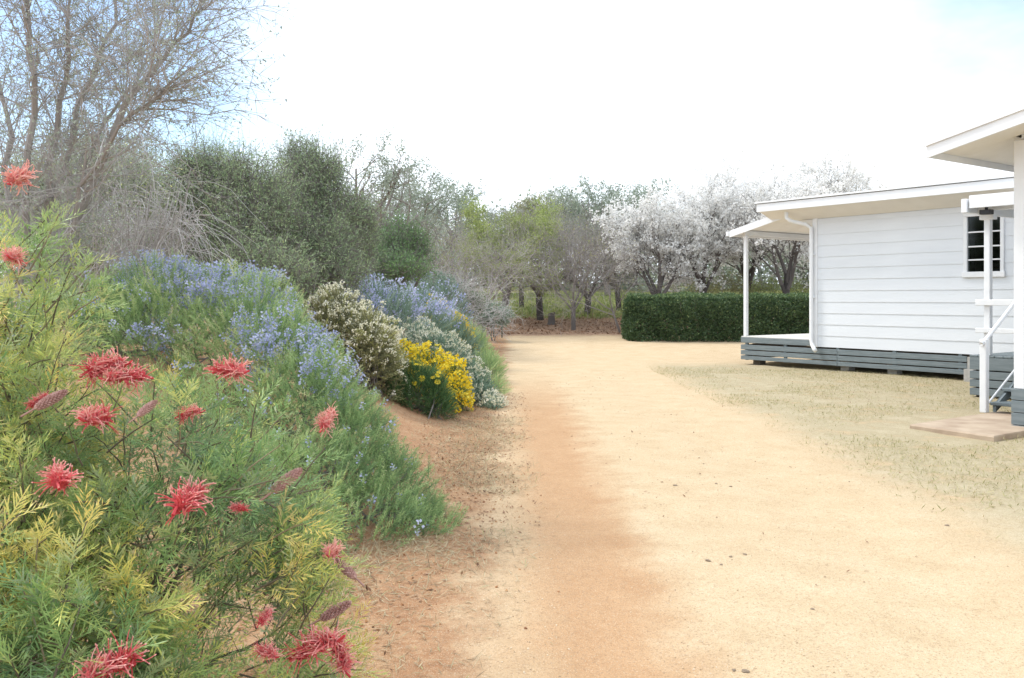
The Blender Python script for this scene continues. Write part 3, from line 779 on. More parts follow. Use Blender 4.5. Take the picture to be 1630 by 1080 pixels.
def dense_shrub(name, base, blobs, ntw, nleaf, leaf, mats, label, cat='shrub', group=None, tint=(.45, .2), seed=1, tl=.4, up=.25, stem_r=.03, extra=None, down=0.0, twig_r=.0035):
    rng = np.random.default_rng(seed)
    pl = Plant(name, base, label, cat, group)
    vol = np.array([b[3] * b[4] + b[4] * b[5] + b[3] * b[5] for b in blobs]); per = np.maximum((ntw * vol / vol.sum()).astype(int), 8)
    T0, T1 = blob_twigs(blobs, per, rng, tl, up)
    # keep above the ground
    k = T1[:, 2] > gz(T1[:, 0], T1[:, 1]) + .03
    T0, T1 = T0[k], T1[k]
    T0[:, 2] = np.maximum(T0[:, 2], gz(T0[:, 0], T0[:, 1]) + .01)
    st = Geo()
    for b in blobs:
        pp = path(np.array(base) + rng.normal(size=3) * np.array([.05, .05, 0]) - np.array([0, 0, .05]), (b[0], b[1], b[2]), 6, .05, .12, rng)
        rr = np.linspace(stem_r, stem_r * .35, 7)
        st.tubes(pp[:-1], pp[1:], rr[:-1], rr[1:], 6, .3)
        # limbs
        for j in range(7):
            e = np.array(b[:3]) + rdirs(1, rng)[0] * np.array(b[3:]) * .8
            if e[2] < float(gz(e[0], e[1])): continue
            q = path(pp[3 + j % 4], e, 4, .04, .12, rng); r2 = np.linspace(stem_r * .4, .004, 5)
            st.tubes(q[:-1], q[1:], r2[:-1], r2[1:], 4, .4)
    pl.part('stem', st, mats[1])
    tw = Geo(); n = len(T0)
    tw.tubes(T0, T1, np.full(n, twig_r), np.full(n, twig_r * .4), 3, .5)
    fo = Geo()
    scatter(fo, T0, T1, nleaf, leaf[0], leaf[1], rng, leaf[2], tint, down)
    o = pl.part('foliage', fo, mats[0], kind='stuff')
    pl.part('twigs', tw, mats[1], kind='stuff')
    return pl, T0, T1, rng

# ------------------------------------------------------------------ hedge
def hedge():
    rng = np.random.default_rng(31)
    x0, x1, ya, yb = 3.35, 12.5, 27.25, 28.7
    base = (8.0, 28.0, float(gz(8.0, 28.0)))
    pl = Plant('clipped_hedge', base, 'long low dark green clipped hedge with a rounded end', 'hedge')
    nl = 52000
    # sample the surface of a rounded box
    hw, hd = (x1 - x0) / 2, (yb - ya) / 2; H = 1.36
    fx = rng.random(nl) * 2 - 1; kind = rng.random(nl)
    X = np.empty(nl); Yv = np.empty(nl); Z = np.empty(nl); nr = np.zeros((nl, 3))
    f = kind < .52; b = (kind >= .52) & (kind < .62); tp = (kind >= .62) & (kind < .90); e = kind >= .90
    X[f | b | tp] = fx[f | b | tp] * hw
    Yv[f] = -hd; Yv[b] = hd; Yv[tp] = (rng.random(tp.sum()) * 2 - 1) * hd; Yv[e] = (rng.random(e.sum()) * 2 - 1) * hd; X[e] = -hw
    Z[:] = rng.random(nl) * H; Z[tp] = H
    nr[f, 1] = -1; nr[b, 1] = 1; nr[tp, 2] = 1; nr[e, 0] = -1
    # round the plan of the end and the top edges
    P = np.stack([X, Yv, Z], 1); rad = .38
    cl = np.stack([np.clip(X, -hw + rad * 1.4, hw), np.clip(Yv, -hd + rad, hd - rad), np.clip(Z, 0, H - .2)], 1)
    dlt = P - cl; ln = np.linalg.norm(dlt, axis=1, keepdims=True)
    lim = np.where(dlt[:, 2:3] > .05, .3, rad)
    P = cl + dlt / np.maximum(ln, 1e-6) * np.minimum(ln, lim)
    nrm = unit(dlt / np.maximum(ln, 1e-6) + nr * .3)
    W3 = P + np.array([(x0 + x1) / 2, (ya + yb) / 2, 0])
    lump = (vnoise(W3[:, 0] + W3[:, 2] * .7, W3[:, 1] + W3[:, 2], 2.2) - .5) * .16 + (vnoise(W3[:, 0], W3[:, 2] + W3[:, 1], 6, 3) - .5) * .08
    W3 = W3 + nrm * (lump - np.abs(rng.normal(size=nl)) * .07)[:, None]
    W3[:, 2] += gz(W3[:, 0], W3[:, 1]) + .02
    d = unit(nrm * .5 + rng.normal(size=(nl, 3)) * .6 + np.array([0, 0, .35]))
    tv, tf = leafq(.034, .062)
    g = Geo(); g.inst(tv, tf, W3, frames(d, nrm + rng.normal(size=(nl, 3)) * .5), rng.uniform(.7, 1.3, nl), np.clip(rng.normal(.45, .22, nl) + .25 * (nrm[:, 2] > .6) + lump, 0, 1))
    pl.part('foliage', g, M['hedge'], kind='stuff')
    st = Geo()
    for k in range(34):
        x = x0 + .5 + k * (x1 - x0 - .8) / 33; y = (ya + yb) / 2 + rng.normal() * .12; z = float(gz(x, y))
        for j in range(6):
            q = path((x, y, z - .05), (x + rng.normal() * .25, y + rng.normal() * .32, z + rng.uniform(.7, 1.22)), 5, 0, .1, rng)
            r = np.linspace(.018, .005, 6); st.tubes(q[:-1], q[1:], r[:-1], r[1:], 4, .2)
    pl.part('stems', st, M['twig'], kind='stuff')
    # inner leaves so that the hedge is not hollow
    n2 = 16000
    p = np.stack([rng.uniform(x0 + .35, x1, n2), rng.uniform(ya + .2, yb - .2, n2), rng.uniform(.03, 1.22, n2)], 1); p[:, 2] += gz(p[:, 0], p[:, 1])
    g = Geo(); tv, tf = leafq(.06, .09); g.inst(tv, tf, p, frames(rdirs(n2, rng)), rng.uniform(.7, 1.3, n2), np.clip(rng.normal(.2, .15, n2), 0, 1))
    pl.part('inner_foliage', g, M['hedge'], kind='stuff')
hedge()

# ------------------------------------------------------------------ blossom trees behind the hedge
PEAR = dict(len=[1.1, 2.6, 1.5, .75, .34], seg=[3, 6, 4, 3, 2], wig=[.05, .10, .14, .2, .25], trop=[.05, .05, .05, .04, .02], tap=[.8, .35, .35, .4, .5],
            kids=[6, 7, 6, 5], ang=[30, 42, 46, 50], rr=[.62, .5, .5, .55], r=.13, leaf_from=2)
PEAR['from'] = [.55, .25, .2, .15]
def blossom_tree(px, Y, H, seed, label, nfl=15000, lean=(0, 0, 0), shift=0):
    rng = np.random.default_rng(seed)
    x = (px - CX) / F_PX * Y
    base = g3(x, Y, -.05)
    pl = Plant('blossom_tree', base, label, 'tree', 'white blossom trees behind the hedge')
    P = dict(PEAR); P['H'] = H; P['wide'] = .85; P['lean_to'] = lean
    S4, T0, T1 = grow(rng, base, P)
    tr = Geo(); add_segs(tr, S4, .55, .1, .1)
    pl.part('trunk', tr, M['twig'])
    bl = Geo()
    # blossom in bunches along the twigs
    nb = int(nfl * 1.5) // 9
    i = rng.integers(0, len(T0), nb); t = rng.random((nb, 1))
    c = T0[i] * (1 - t) + T1[i] * t
    kk = vnoise(c[:, 0] + c[:, 2] * .6, c[:, 1] + c[:, 2], .9, seed) + rng.random(nb) * .5 > .48
    c = c[kk]; nb = len(c)
    p = np.repeat(c, 9, 0) + rng.normal(size=(nb * 9, 3)) * .055
    tv, tf = leafq(.074, .074)
    n = len(p)
    bl.inst(tv, tf, p, frames(rdirs(n, rng)), rng.uniform(.6, 1.3, n), np.clip(rng.normal(.6, .3, n), 0, 1))
    pl.part('blossom', bl, M['blossom'], kind='stuff')
    return pl
blossom_tree(1045, 31.5, 5.0, 3, 'white blossom tree over the rounded hedge end, lowest and farthest from the house', 13000)
blossom_tree(1122, 32.5, 5.8, 4, 'white blossom tree behind the hedge, second from its rounded end', 17000)
blossom_tree(1190, 34.0, 6.5, 5, 'white blossom tree directly behind the veranda post, third along the hedge', 17000)
blossom_tree(1248, 31.0, 6.1, 6, 'white blossom tree with a dark forked trunk seen through the veranda opening', 15000)
blossom_tree(1310, 36.0, 6.6, 8, 'white blossom tree mostly hidden behind the veranda roof and house', 14000)

# ------------------------------------------------------------------ bare and budding orchard trees beyond the drive
BARE = dict(len=[.62, 1.9, 1.35, .85, .46], seg=[3, 5, 4, 3, 2], wig=[.04, .10, .14, .18, .22], trop=[.05, .05, .02, .0, -.02], tap=[.85, .35, .4, .4, .5],
            kids=[6, 6, 6, 5], ang=[50, 48, 50, 50], rr=[.55, .5, .5, .55], r=.11, leaf_from=3, rmin=.004)
BARE['from'] = [.7, .25, .2, .15]
def orchard_tree(name, px, Y, H, seed, label, mats, nl, leaf, tint, group=None, r=.11, over=None, bark='twig', tt=(.75, .25)):
    rng = np.random.default_rng(seed)
    x = (px - CX) / F_PX * Y
    base = g3(x, Y, -.05)
    pl = Plant(name, base, label, 'tree', group)
    P = dict(BARE); 
    if over: P.update(over)
    P['H'] = H; P['r'] = r
    S4, T0, T1 = grow(rng, base, P)
    tr = Geo(); add_segs(tr, S4, tt[0], tt[1], .09)
    pl.part('trunk', tr, M[bark])
    if nl:
        g = Geo(); scatter(g, T0, T1, nl, leaf[0], leaf[1], rng, leaf[2], tint); pl.part('crown', g, M[mats], kind='stuff')
    return pl
OG = 'orchard trees beyond the drive'
orchard_tree('bare_tree', 913, 31.0, 4.5, 11, 'bare vase-shaped fruit tree standing at the edge of the gravel, thin single trunk', 'olive_small', 900, (.03, .05, .03), (.6, .2), OG, .085, dict(ang=[36, 40, 44, 46]))
orchard_tree('bare_tree', 860, 34.0, 5.2, 12, 'taller bare tree with a thick dark trunk beside the small stump', 'olive_small', 700, (.03, .05, .03), (.5, .2), OG, .14)
orchard_tree('bare_tree', 934, 35.5, 4.8, 13, 'bare tree with a few yellowish leaves behind the vase-shaped tree', 'lime', 2600, (.04, .06, .04), (.4, .2), OG, .13)
orchard_tree('budding_tree', 768, 30.0, 4.2, 14, 'slender tree with sparse yellow green buds beside the stakes', 'lime', 3800, (.035, .055, .04), (.3, .2), OG, .075, dict(ang=[50, 45, 46, 48]), tt=(.9, .4))
orchard_tree('leaning_sapling', 988, 30.0, 3.6, 15, 'thin leaning bare sapling beside the rounded hedge end', 'olive_small', 300, (.03, .05, .03), (.5, .2), OG, .045, dict(lean_to=(-.35, 0, 0), kids=[4, 5, 5, 4]))
orchard_tree('bare_tree', 985, 37.0, 5.4, 16, 'grey brown bare tree between the fruit trees and the first blossom tree', 'olive_small', 1200, (.03, .05, .03), (.4, .2), OG, .12)
orchard_tree('bare_tree', 830, 38.0, 5.6, 61, 'bare upright tree beside the fresh green tree, behind the thick dark trunk', 'olive_small', 1500, (.03, .05, .03), (.7, .2), OG, .11)
orchard_tree('bare_tree', 720, 33.0, 4.6, 62, 'grey bare tree between the dark round shrub and the budding tree', 'olive_small', 1600, (.03, .05, .03), (.7, .2), OG, .10)
# low pale leafless shrub
orchard_tree('leafless_shrub', 712, 25.0, 2.5, 17, 'low wide pale leafless shrub of arching twigs above the far end of the bed', 'pale_twig', 0, (.02, .03, .02), (.5, .2), None, .03,
             dict(stems=7, lean=.55, ang=[40, 45, 50, 50], trop=[-.02, -.03, -.05, -.04, -.03], kids=[5, 5, 4, 3]), bark='pale_twig', tt=(.6, .3))

# tall gums and the fresh green tree
GUM = dict(len=[2.6, 2.4, 1.5, .9, .5], seg=[5, 5, 4, 4, 3], wig=[.06, .13, .17, .2, .25], trop=[.04, .07, .03, .0, -.05], tap=[.6, .4, .4, .4, .5],
           kids=[6, 4, 4, 3], ang=[38, 42, 46, 50], rr=[.55, .55, .5, .55], r=.16, leaf_from=3)
GUM['from'] = [.4, .35, .3, .25]
def gum(px, Y, H, seed, label, nl, mats='gum', tint=(.45, .22), name='gum_tree', leaf=(.045, .13, .17), down=.7, group='tall trees behind the orchard', over=None, clump=44):
    rng = np.random.default_rng(seed)
    x = (px - CX) / F_PX * Y
    base = g3(x, Y, -.1)
    pl = Plant(name, base, label, 'tree', group)
    P = dict(GUM)
    if over: P.update(over)
    P['H'] = H
    S4, T0, T1 = grow(rng, base, P)
    tr = Geo(); add_segs(tr, S4, .6, .5, .12); pl.part('trunk', tr, M['twig'])
    g = Geo(); scatter(g, T0, T1, nl, leaf[0], leaf[1], rng, leaf[2], tint, down, clump=clump); pl.part('crown', g, M[mats], kind='stuff')
    return pl
gum(662, 38, 6.6, 21, 'tall sparse gum tree with clumped leaves, crown open above the dark round shrub', 7000)
gum(728, 43, 5.9, 22, 'gum tree with a thin grey crown beside the fresh green tree', 6500)
gum(968, 42, 5.7, 23, 'tall dense grey green gum rising behind the bare fruit trees', 15000)
gum(556, 24, 4.9, 24, 'gum with dotted leaves rising behind the big olive shrub', 5200, leaf=(.03, .085, .09))
gum(600, 27, 4.0, 26, 'small dark gum with dense tufts beside the dark round shrub', 6500, tint=(.25, .2), leaf=(.03, .085, .10))
gum(800, 33.2, 4.7, 25, 'fresh yellow green tree glowing among the bare trees', 24000, 'lime', (.5, .25), 'green_tree', (.04, .08, .10), .1, clump=8)
gum(1010, 47, 6.0, 27, 'hazy grey gum behind the first blossom tree', 9000)
gum(885, 48, 5.4, 28, 'brownish gum crown behind the thick dark trunk', 9000, 'olive_small', (.45, .2))

# ------------------------------------------------------------------ far wood: one mass of foliage behind everything
def far_wood():
    rng = np.random.default_rng(77)
    g = Geo(); tw = Geo()
    n = 60
    xs = np.linspace(-34, 44, n) + rng.normal(size=n) * .5
    ys = 50 + rng.normal(size=n) * 2.0
    for x, y in zip(xs, ys):
        z = float(gz(x, y)); H = rng.uniform(3.2, 5.4)
        bl = [(x + rng.normal() * 1.0, y + rng.normal(), z + H * rng.uniform(.35, .78), rng.uniform(1.1, 1.9), 1.3, rng.uniform(.9, 1.6)) for _ in range(5)]
        bl += [(x, y, z + .8, 2.0, 1.3, 1.2), (x, y - .4, z + .25, 2.0, 1.2, .7)]
        T0, T1 = blob_twigs(bl, [32] * 7, rng, .9, .3, .3)
        k = T1[:, 2] > z - .3; T0, T1 = T0[k], T1[k]
        scatter(g, T0, T1, 1700, .15, .23, rng, .16, (rng.uniform(.45, .95), .2))
        tw.tubes(T0, T1, np.full(len(T0), .018), np.full(len(T0), .008), 3, .5)
        q = path((x, y, z - .1), (x + rng.normal() * .5, y, z + H * .7), 5, 0, .06, rng); r = np.linspace(.13, .04, 6); tw.tubes(q[:-1], q[1:], r[:-1], r[1:], 5, .4)
    o = link('far_wood', None, loc=(0, 56, float(gz(0, 56))), label='grey green mass of distant trees closing the view behind the orchard', cat='trees', kind='stuff')
    for nm, gg, mm in (('foliage', g, M['gum']), ('branches', tw, M['pale_twig'])):
        link(nm, gg.mesh(nm, mm, (0, 56, float(gz(0, 56)))), o, kind='stuff')
far_wood()

# ------------------------------------------------------------------ big shrubs and the wispy tree behind the bed
def pb(px, py, Y, rpx, rpz, ry=None):
    """blob from pixel centre and pixel radii at distance Y"""
    c = at(px, py, Y); k = Y / F_PX
    return (c[0], c[1], c[2], rpx * k, ry or rpx * k, rpz * k)
def bpt(px, Y): 
    x = (px - CX) / F_PX * Y; return (x, Y, float(gz(x, Y)))
B1 = [pb(330, 300, 13, 62, 62), pb(395, 285, 12.6, 58, 50), pb(290, 350, 12.6, 62, 60), pb(385, 365, 12.2, 75, 72), pb(345, 262, 13, 40, 34), pb(430, 330, 12.5, 45, 50), pb(330, 420, 12.2, 80, 50), pb(250, 300, 13.4, 40, 50), pb(300, 262, 13, 34, 26), pb(405, 420, 11.5, 70, 45), pb(450, 440, 11.2, 55, 40)]
dense_shrub('olive_shrub', bpt(350, 13), B1, 4600, 62000, (.010, .062, .03), (M['wattle'], M['twig']), 'big dense olive green shrub behind the blue-flowered rosemary, beside the dead twigs', tint=(.5, .15), seed=41, tl=.5, up=.5, stem_r=.04, group='large evergreen shrubs along the top of the bed')
B2 = [pb(490, 290, 14, 52, 62), pb(455, 340, 13.5, 55, 60), pb(530, 330, 14, 48, 55), pb(500, 390, 13.3, 75, 55), pb(475, 250, 14.2, 34, 34), pb(560, 385, 14.5, 42, 50), pb(440, 410, 13, 60, 40), pb(520, 430, 13, 70, 35), pb(520, 265, 14.2, 36, 28), pb(570, 340, 14.5, 34, 36)]
dense_shrub('olive_shrub', bpt(495, 14), B2, 4400, 60000, (.010, .062, .03), (M['wattle'], M['twig']), 'big dense olive green shrub between the first olive shrub and the dark round shrub', tint=(.44, .15), seed=42, tl=.5, up=.5, stem_r=.04, group='large evergreen shrubs along the top of the bed')
B3 = [pb(640, 385, 20, 38, 44), pb(605, 400, 19.6, 34, 38), pb(665, 400, 20, 24, 38), pb(575, 410, 19, 36, 30), pb(628, 425, 19, 60, 25)]
dense_shrub('dark_round_shrub', bpt(630, 20), B3, 2200, 22000, (.022, .055, .03), (M['dark_leaf'], M['twig']), 'dark green rounded shrub above the lavender coloured far bushes', tint=(.5, .22), seed=43, tl=.4, up=.6, stem_r=.05, group='large evergreen shrubs along the top of the bed')
B4 = [pb(215, 300, 11.5, 40, 70), pb(165, 270, 12, 55, 60), pb(95, 300, 11, 70, 75), pb(30, 330, 11, 60, 80), pb(120, 390, 10.5, 90, 50)]
dense_shrub('grey_shrub', bpt(130, 11.5), B4, 2600, 42000, (.013, .045, .03), (M['wattle'], M['pale_twig']), 'thin grey green shrub behind the dead twigs and under the wispy tree', tint=(.6, .22), seed=44, tl=.6, up=.5, stem_r=.035, group='large evergreen shrubs along the top of the bed')
# lower green understorey between the trees
for i, (px, py, Y, rx, rz, mt, lb) in enumerate((
        (785, 500, 27.5, 26, 20, 'rosemary_grey', 'small blue green shrub at the foot of the two stakes'),
        (740, 478, 25.5, 28, 22, 'daisy_leaf', 'small mid green shrub between the yellow flowers and the stakes'),
        (690, 455, 24, 36, 22, 'rosemary_grey', 'grey green low shrub in front of the pale leafless shrub'),
        (1150, 455, 34, 60, 26, 'olive_small', 'olive undergrowth bush showing just over the middle of the hedge'),
        (1245, 462, 33, 55, 24, 'lime', 'yellow green undergrowth bush under the dark forked blossom trunk'))):
    b = [pb(px, py, Y, rx, rz), pb(px - rx * .6, py + 6, Y, rx * .6, rz * .8), pb(px + rx * .6, py + 5, Y, rx * .6, rz * .75)]
    dense_shrub('low_shrub', bpt(px, Y), b, 500, 5200, (.028, .06, .03), (M[mt], M['twig']), lb, seed=50 + i, tl=.25, stem_r=.015)

def wispy_tree():
    rng = np.random.default_rng(91)
    base = np.array(bpt(40, 8.2)); base[2] -= .08
    pl = Plant('wispy_tree', base, 'tall wispy tree with leaning grey limbs and fine pale twigs', 'tree')
    tr = Geo(); T0, T1 = [], []
    limbs = [(at(200, 165, 7.4), at(318, 15, 7.2), .05), (at(95, 160, 7.8), at(120, -60, 7.6), .04), (at(55, 120, 7.5), at(30, -90, 7.3), .04), (at(150, 120, 8.2), at(215, -70, 8.2), .035), (at(150, 230, 8.6), at(255, 70, 8.8), .03), (at(20, 220, 8.6), at(-60, 20, 8.8), .04), (at(190, 200, 6.9), at(270, 140, 6.6), .022)]
    tint_tw = []
    for mid, end, r in limbs:
        a = path(base, mid, 7, .03, .05, rng); b = path(mid, end, 7, .03, .07, rng)
        q = np.concatenate([a, b[1:]]); rr = np.linspace(r, .006, len(q))
        tr.tubes(q[:-1], q[1:], rr[:-1], rr[1:], 6, .12)
        for j in range(3, len(q)):
            for k in range(6):
                dd = unit((q[j] - q[j - 1])[None])[0] * .6 + rng.normal(size=3) * .75 + np.array([0, 0, .15])
                lg = rng.uniform(.35, 1.0); e = q[j] + unit(dd[None])[0] * lg
                s = path(q[j], e, 4, .04, .08, rng); r2 = np.linspace(.006, .002, 5)
                tr.tubes(s[:-1], s[1:], r2[:-1], r2[1:], 3, .35)
                for m in range(1, 5):
                    for u in range(4):
                        e2 = s[m] + unit((unit((s[m] - s[m - 1])[None])[0] + rng.normal(size=3) * .7)[None])[0] * rng.uniform(.12, .34)
                        T0.append(s[m]); T1.append(e2)
    T0 = np.array(T0); T1 = np.array(T1); n = len(T0)
    pl.part('trunk', tr, M['pale_twig'])
    tw = Geo(); tw.tubes(T0, T1, np.full(n, .0022), np.full(n, .001), 3, .25); pl.part('twigs', tw, M['pale_twig'], kind='stuff')
    fo = Geo(); scatter(fo, T0, T1, 22000, .012, .030, rng, .014, (.6, .2), clump=4); pl.part('crown', fo, M['gum'], kind='stuff')
wispy_tree()

def dead_twigs():
    rng = np.random.default_rng(92)
    base = np.array(bpt(215, 9.6)); base[2] -= .05
    pl = Plant('dead_twig_bush', base, 'dead grey bush of long bare arching twigs behind the rosemary', 'bush')
    g = Geo()
    for k in range(150):
        s = base + rng.normal(size=3) * np.array([.35, .3, 0])
        top = at(rng.uniform(160, 300), rng.uniform(285, 370), rng.uniform(9.0, 10.0))
        top[0] += rng.normal() * .15
        a = path(s, top, 5, 0, .05, rng)
        r = np.linspace(.007, .003, 6); g.tubes(a[:-1], a[1:], r[:-1], r[1:], 3, np.clip(rng.normal(.55, .2), 0, 1))
        # drooping end
        for m in range(3):
            o = a[rng.integers(2, 6)]
            e = o + np.array([rng.normal() * .35 + .12, rng.normal() * .2, -rng.uniform(.1, .65)])
            b = path(o, e, 4, .18, .05, rng); r = np.linspace(.0035, .0018, 5); g.tubes(b[:-1], b[1:], r[:-1], r[1:], 3, np.clip(rng.normal(.65, .2), 0, 1))
    pl.part('twigs', g, M['pale_twig'], kind='stuff')
dead_twigs()

# ------------------------------------------------------------------ flowering bed
def sprig_template(n, nl, nw, L_, rng, ang=50):
    """stem with needle leaves along +y; returns verts, faces, tint offsets"""
    v = []; f = []; t = []
    for k in range(n):
        y = L_ * (.12 + .88 * k / (n - 1)); ph = k * 2.4; a = radians(ang - 22 * k / n)
        d = np.array([cos(ph) * sin(a), cos(a), sin(ph) * sin(a)]); s = np.cross(d, [0.3, .2, 1.0]); s = s / np.linalg.norm(s) * nw * .5
        o = np.array([0, y, 0]); b = len(v); l = nl * rng.uniform(.75, 1.15) * (1.0 - .35 * k / n)
        v += [o + s * .9, o + d * l, o - s * .9]; f.append((b, b + 1, b + 2)); t += [-.12 + .3 * k / n] * 3
    b = len(v); w = .003
    v += [np.array([-w, 0, 0]), np.array([w, 0, 0]), np.array([0, L_, 0])]; f.append((b, b + 1, b + 2)); t += [-.2] * 3
    return np.array(v), np.array(f), np.array(t)
def flower_template(n, size, L_, y0, rng):
    v = []; f = []
    for k in range(n):
        y = L_ * (y0 + (1 - y0) * rng.random()); ph = rng.random() * 6.28; a = radians(rng.uniform(35, 95))
        d = np.array([cos(ph) * sin(a), cos(a), sin(ph) * sin(a)]); s = np.cross(d, rng.normal(size=3)); s = s / np.linalg.norm(s) * size * .42
        o = np.array([0, y, 0]) + d * size * .5; b = len(v)
        v += [o, o + d * size * .5 + s, o + d * size, o + d * size * .5 - s]; f.append((b, b + 1, b + 2, b + 3))
    return np.array(v), np.array(f)

def mound_samples(domes, n, rng, thick=.3, power=.5):
    """points and outward normals over a union of domes (x,y,zc,rx,ry,rz)"""
    dm = np.array(domes); area = dm[:, 3] * dm[:, 4] + (dm[:, 3] + dm[:, 4]) * dm[:, 5]
    k = rng.choice(len(dm), n, p=area / area.sum())
    u = rdirs(n, rng); u[:, 2] = np.where(u[:, 2] < -.25, -u[:, 2], u[:, 2])
    dep = thick * rng.random(n) ** (1 / power)
    lum = (vnoise(u[:, 0] * 3 + k * 7, u[:, 1] * 3 + u[:, 2] * 2, 1.3, 1) - .5) * .22
    rr = 1 - dep + lum
    p = dm[k, :3] + u * dm[k, 3:] * rr[:, None]
    nr = unit(u / dm[k, 3:])
    keep = p[:, 2] > gz(p[:, 0], p[:, 1]) + .01
    # drop points deep inside another dome
    for j in range(len(dm)):
        q = np.sum(((p - dm[j, :3]) / dm[j, 3:]) ** 2, 1)
        keep &= (q > .42) | (k == j)
    return p[keep], nr[keep], dep[keep]

def mound(name, domes, n, leafm, base, label, tpl, scale=1.0, flowers=None, cat='shrub', group=None, seed=1, tint=(.45, .2), up=.6, droop=None, thick=.3, stems=True):
    """flowers: list of (material, template verts, faces, probability function(p,nr))"""
    rng = np.random.default_rng(seed)
    pl = Plant(name, base, label, cat, group)
    p, nr, dep = mound_samples(domes, n, rng, thick)
    d = unit(nr * 1.0 + np.array([0, 0, up]) + rng.normal(size=p.shape) * .35 + (0 if droop is None else np.array(droop)))
    fr = frames(d, rng=rng); sc = scale * rng.uniform(.7, 1.25, len(p))
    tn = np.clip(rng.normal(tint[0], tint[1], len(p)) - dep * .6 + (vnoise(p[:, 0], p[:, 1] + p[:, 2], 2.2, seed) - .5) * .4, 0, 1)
    g = Geo(); L_ = tpl[0][:, 1].max()
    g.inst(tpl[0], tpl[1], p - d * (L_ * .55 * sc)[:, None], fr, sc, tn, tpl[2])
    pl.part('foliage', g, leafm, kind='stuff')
    for j, (nm, fm, fv, ff, prob) in enumerate(flowers or []):
        k = rng.random(len(p)) < prob(p, nr, dep)
        if k.any():
            g = Geo(); m = k.sum()
            g.inst(fv, ff, (p - d * (L_ * .5 * sc)[:, None])[k] + nr[k] * .012, fr[k], sc[k] * 1.02, np.clip(rng.normal(.5, .25, m), 0, 1))
            pl.part(nm, g, fm, kind='stuff')
    if stems:
        st = Geo()
        for dm in domes:
            for j in range(16):
                u = rdirs(1, rng)[0]; u[2] = abs(u[2]); e = np.array(dm[:3]) + u * np.array(dm[3:]) * .8
                s = np.array([dm[0], dm[1], 0]) + rng.normal(size=3) * .12; s[2] = float(gz(s[0], s[1])) - .03
                if e[2] < float(gz(e[0], e[1])) + .03: continue
                q = path(s, e, 5, .06, .08, rng); r = np.linspace(.011, .003, 6); st.tubes(q[:-1], q[1:], r[:-1], r[1:], 4, .4)
        pl.part('stems', st, M['twig'], kind='stuff')
    return pl, p, nr

trng = np.random.default_rng(5)
T_ROS = sprig_template(20, .030, .0046, .135, trng, 62)
T_ROSF = sprig_template(18, .036, .0075, .20, trng)     # coarser, for bushes farther off
F_ROS = flower_template(11, .020, .135, .3, trng)
F_ROSF = flower_template(9, .032, .20, .4, trng)
def gdome(px, Y, top_py, rx, ry, sink=.1):
    """dome whose top shows at top_py, standing on the bank"""
    t = at(px, top_py, Y); z0 = float(gz(t[0], Y)) - sink
    return (t[0], Y, z0, rx, ry, t[2] - z0)
ROS = [gdome(285, 7.8, 412, 1.0, 1.0), gdome(180, 7.6, 445, .9, .9), gdome(400, 7.4, 440, .72, .8), gdome(450, 7.0, 500, .60, .7), gdome(505, 6.6, 560, .56, .65), gdome(552, 6.4, 632, .50, .6), gdome(600, 6.15, 712, .46, .55), gdome(645, 6.0, 785, .40, .5, .05), gdome(560, 5.75, 770, .55, .5, .05), gdome(470, 5.9, 690, .6, .5, .05), gdome(690, 6.0, 838, .30, .34, .04)]
def ros_p(p, nr, dep):
    c = vnoise(p[:, 0] * 1.0, p[:, 1] + p[:, 2] * 1.4, 2.6, 4); c2 = vnoise(p[:, 0], p[:, 2] + p[:, 1], 6.5, 9)
    return (.012 + 1.15 * sstep(p[:, 2], .55, 1.35) * sstep(c, .30, .62) * sstep(c2, .3, .7)) * (dep < .17)
mound('rosemary_bush', ROS, 19000, M['rosemary'], bpt(430, 7.0), 'large trailing rosemary with pale blue flowers spilling down the bank beside the red grevillea', T_ROS, 1.0, [('blue_flowers', M['blue'], *F_ROS, ros_p)], seed=61, tint=(.5, .2), up=.35)

R2 = [gdome(600, 15.5, 446, .85, .9), gdome(660, 16.5, 462, .8, .9), gdome(705, 17.5, 484, .6, .8), gdome(560, 15.0, 448, .6, .7), gdome(735, 17.5, 512, .45, .8)]
mound('lavender_bush', R2, 4300, M['rosemary_grey'], bpt(655, 16.5), 'lavender blue flowering bush behind the cream-flowered shrub', T_ROSF, 1.25, [('blue_flowers', M['blue'], *F_ROSF, lambda p, n, d: (.08 + .6 * sstep(vnoise(p[:, 0], p[:, 1], 1.4, 5), .3, .6)) * sstep(p[:, 2], .9, 1.3) * (d < .2))], seed=62, up=.7)
R3 = [gdome(775, 16.0, 560, .36, .9), gdome(785, 14.2, 600, .26, .6), gdome(760, 18.5, 532, .42, 1.0), gdome(745, 20.5, 512, .5, 1.0)]
mound('green_groundcover', R3, 2800, M['rosemary'], bpt(775, 16.0), 'green trailing groundcover along the gravel edge past the cream flowers', T_ROSF, 1.0, seed=63, up=.3, tint=(.42, .2))
R4 = [gdome(690, 22, 445, 1.0, 1.0), gdome(625, 21, 436, 1.1, 1.0), gdome(560, 18.5, 434, .9, .9)]
mound('silver_bush', R4, 2200, M['rosemary_grey'], bpt(640, 21), 'silvery blue green bush along the top of the bed behind the lavender blue bush', T_ROSF, 1.5, [('blue_flowers', M['blue'], *F_ROSF, lambda p, n, d: .18 * (d < .2))], seed=64, up=.7)

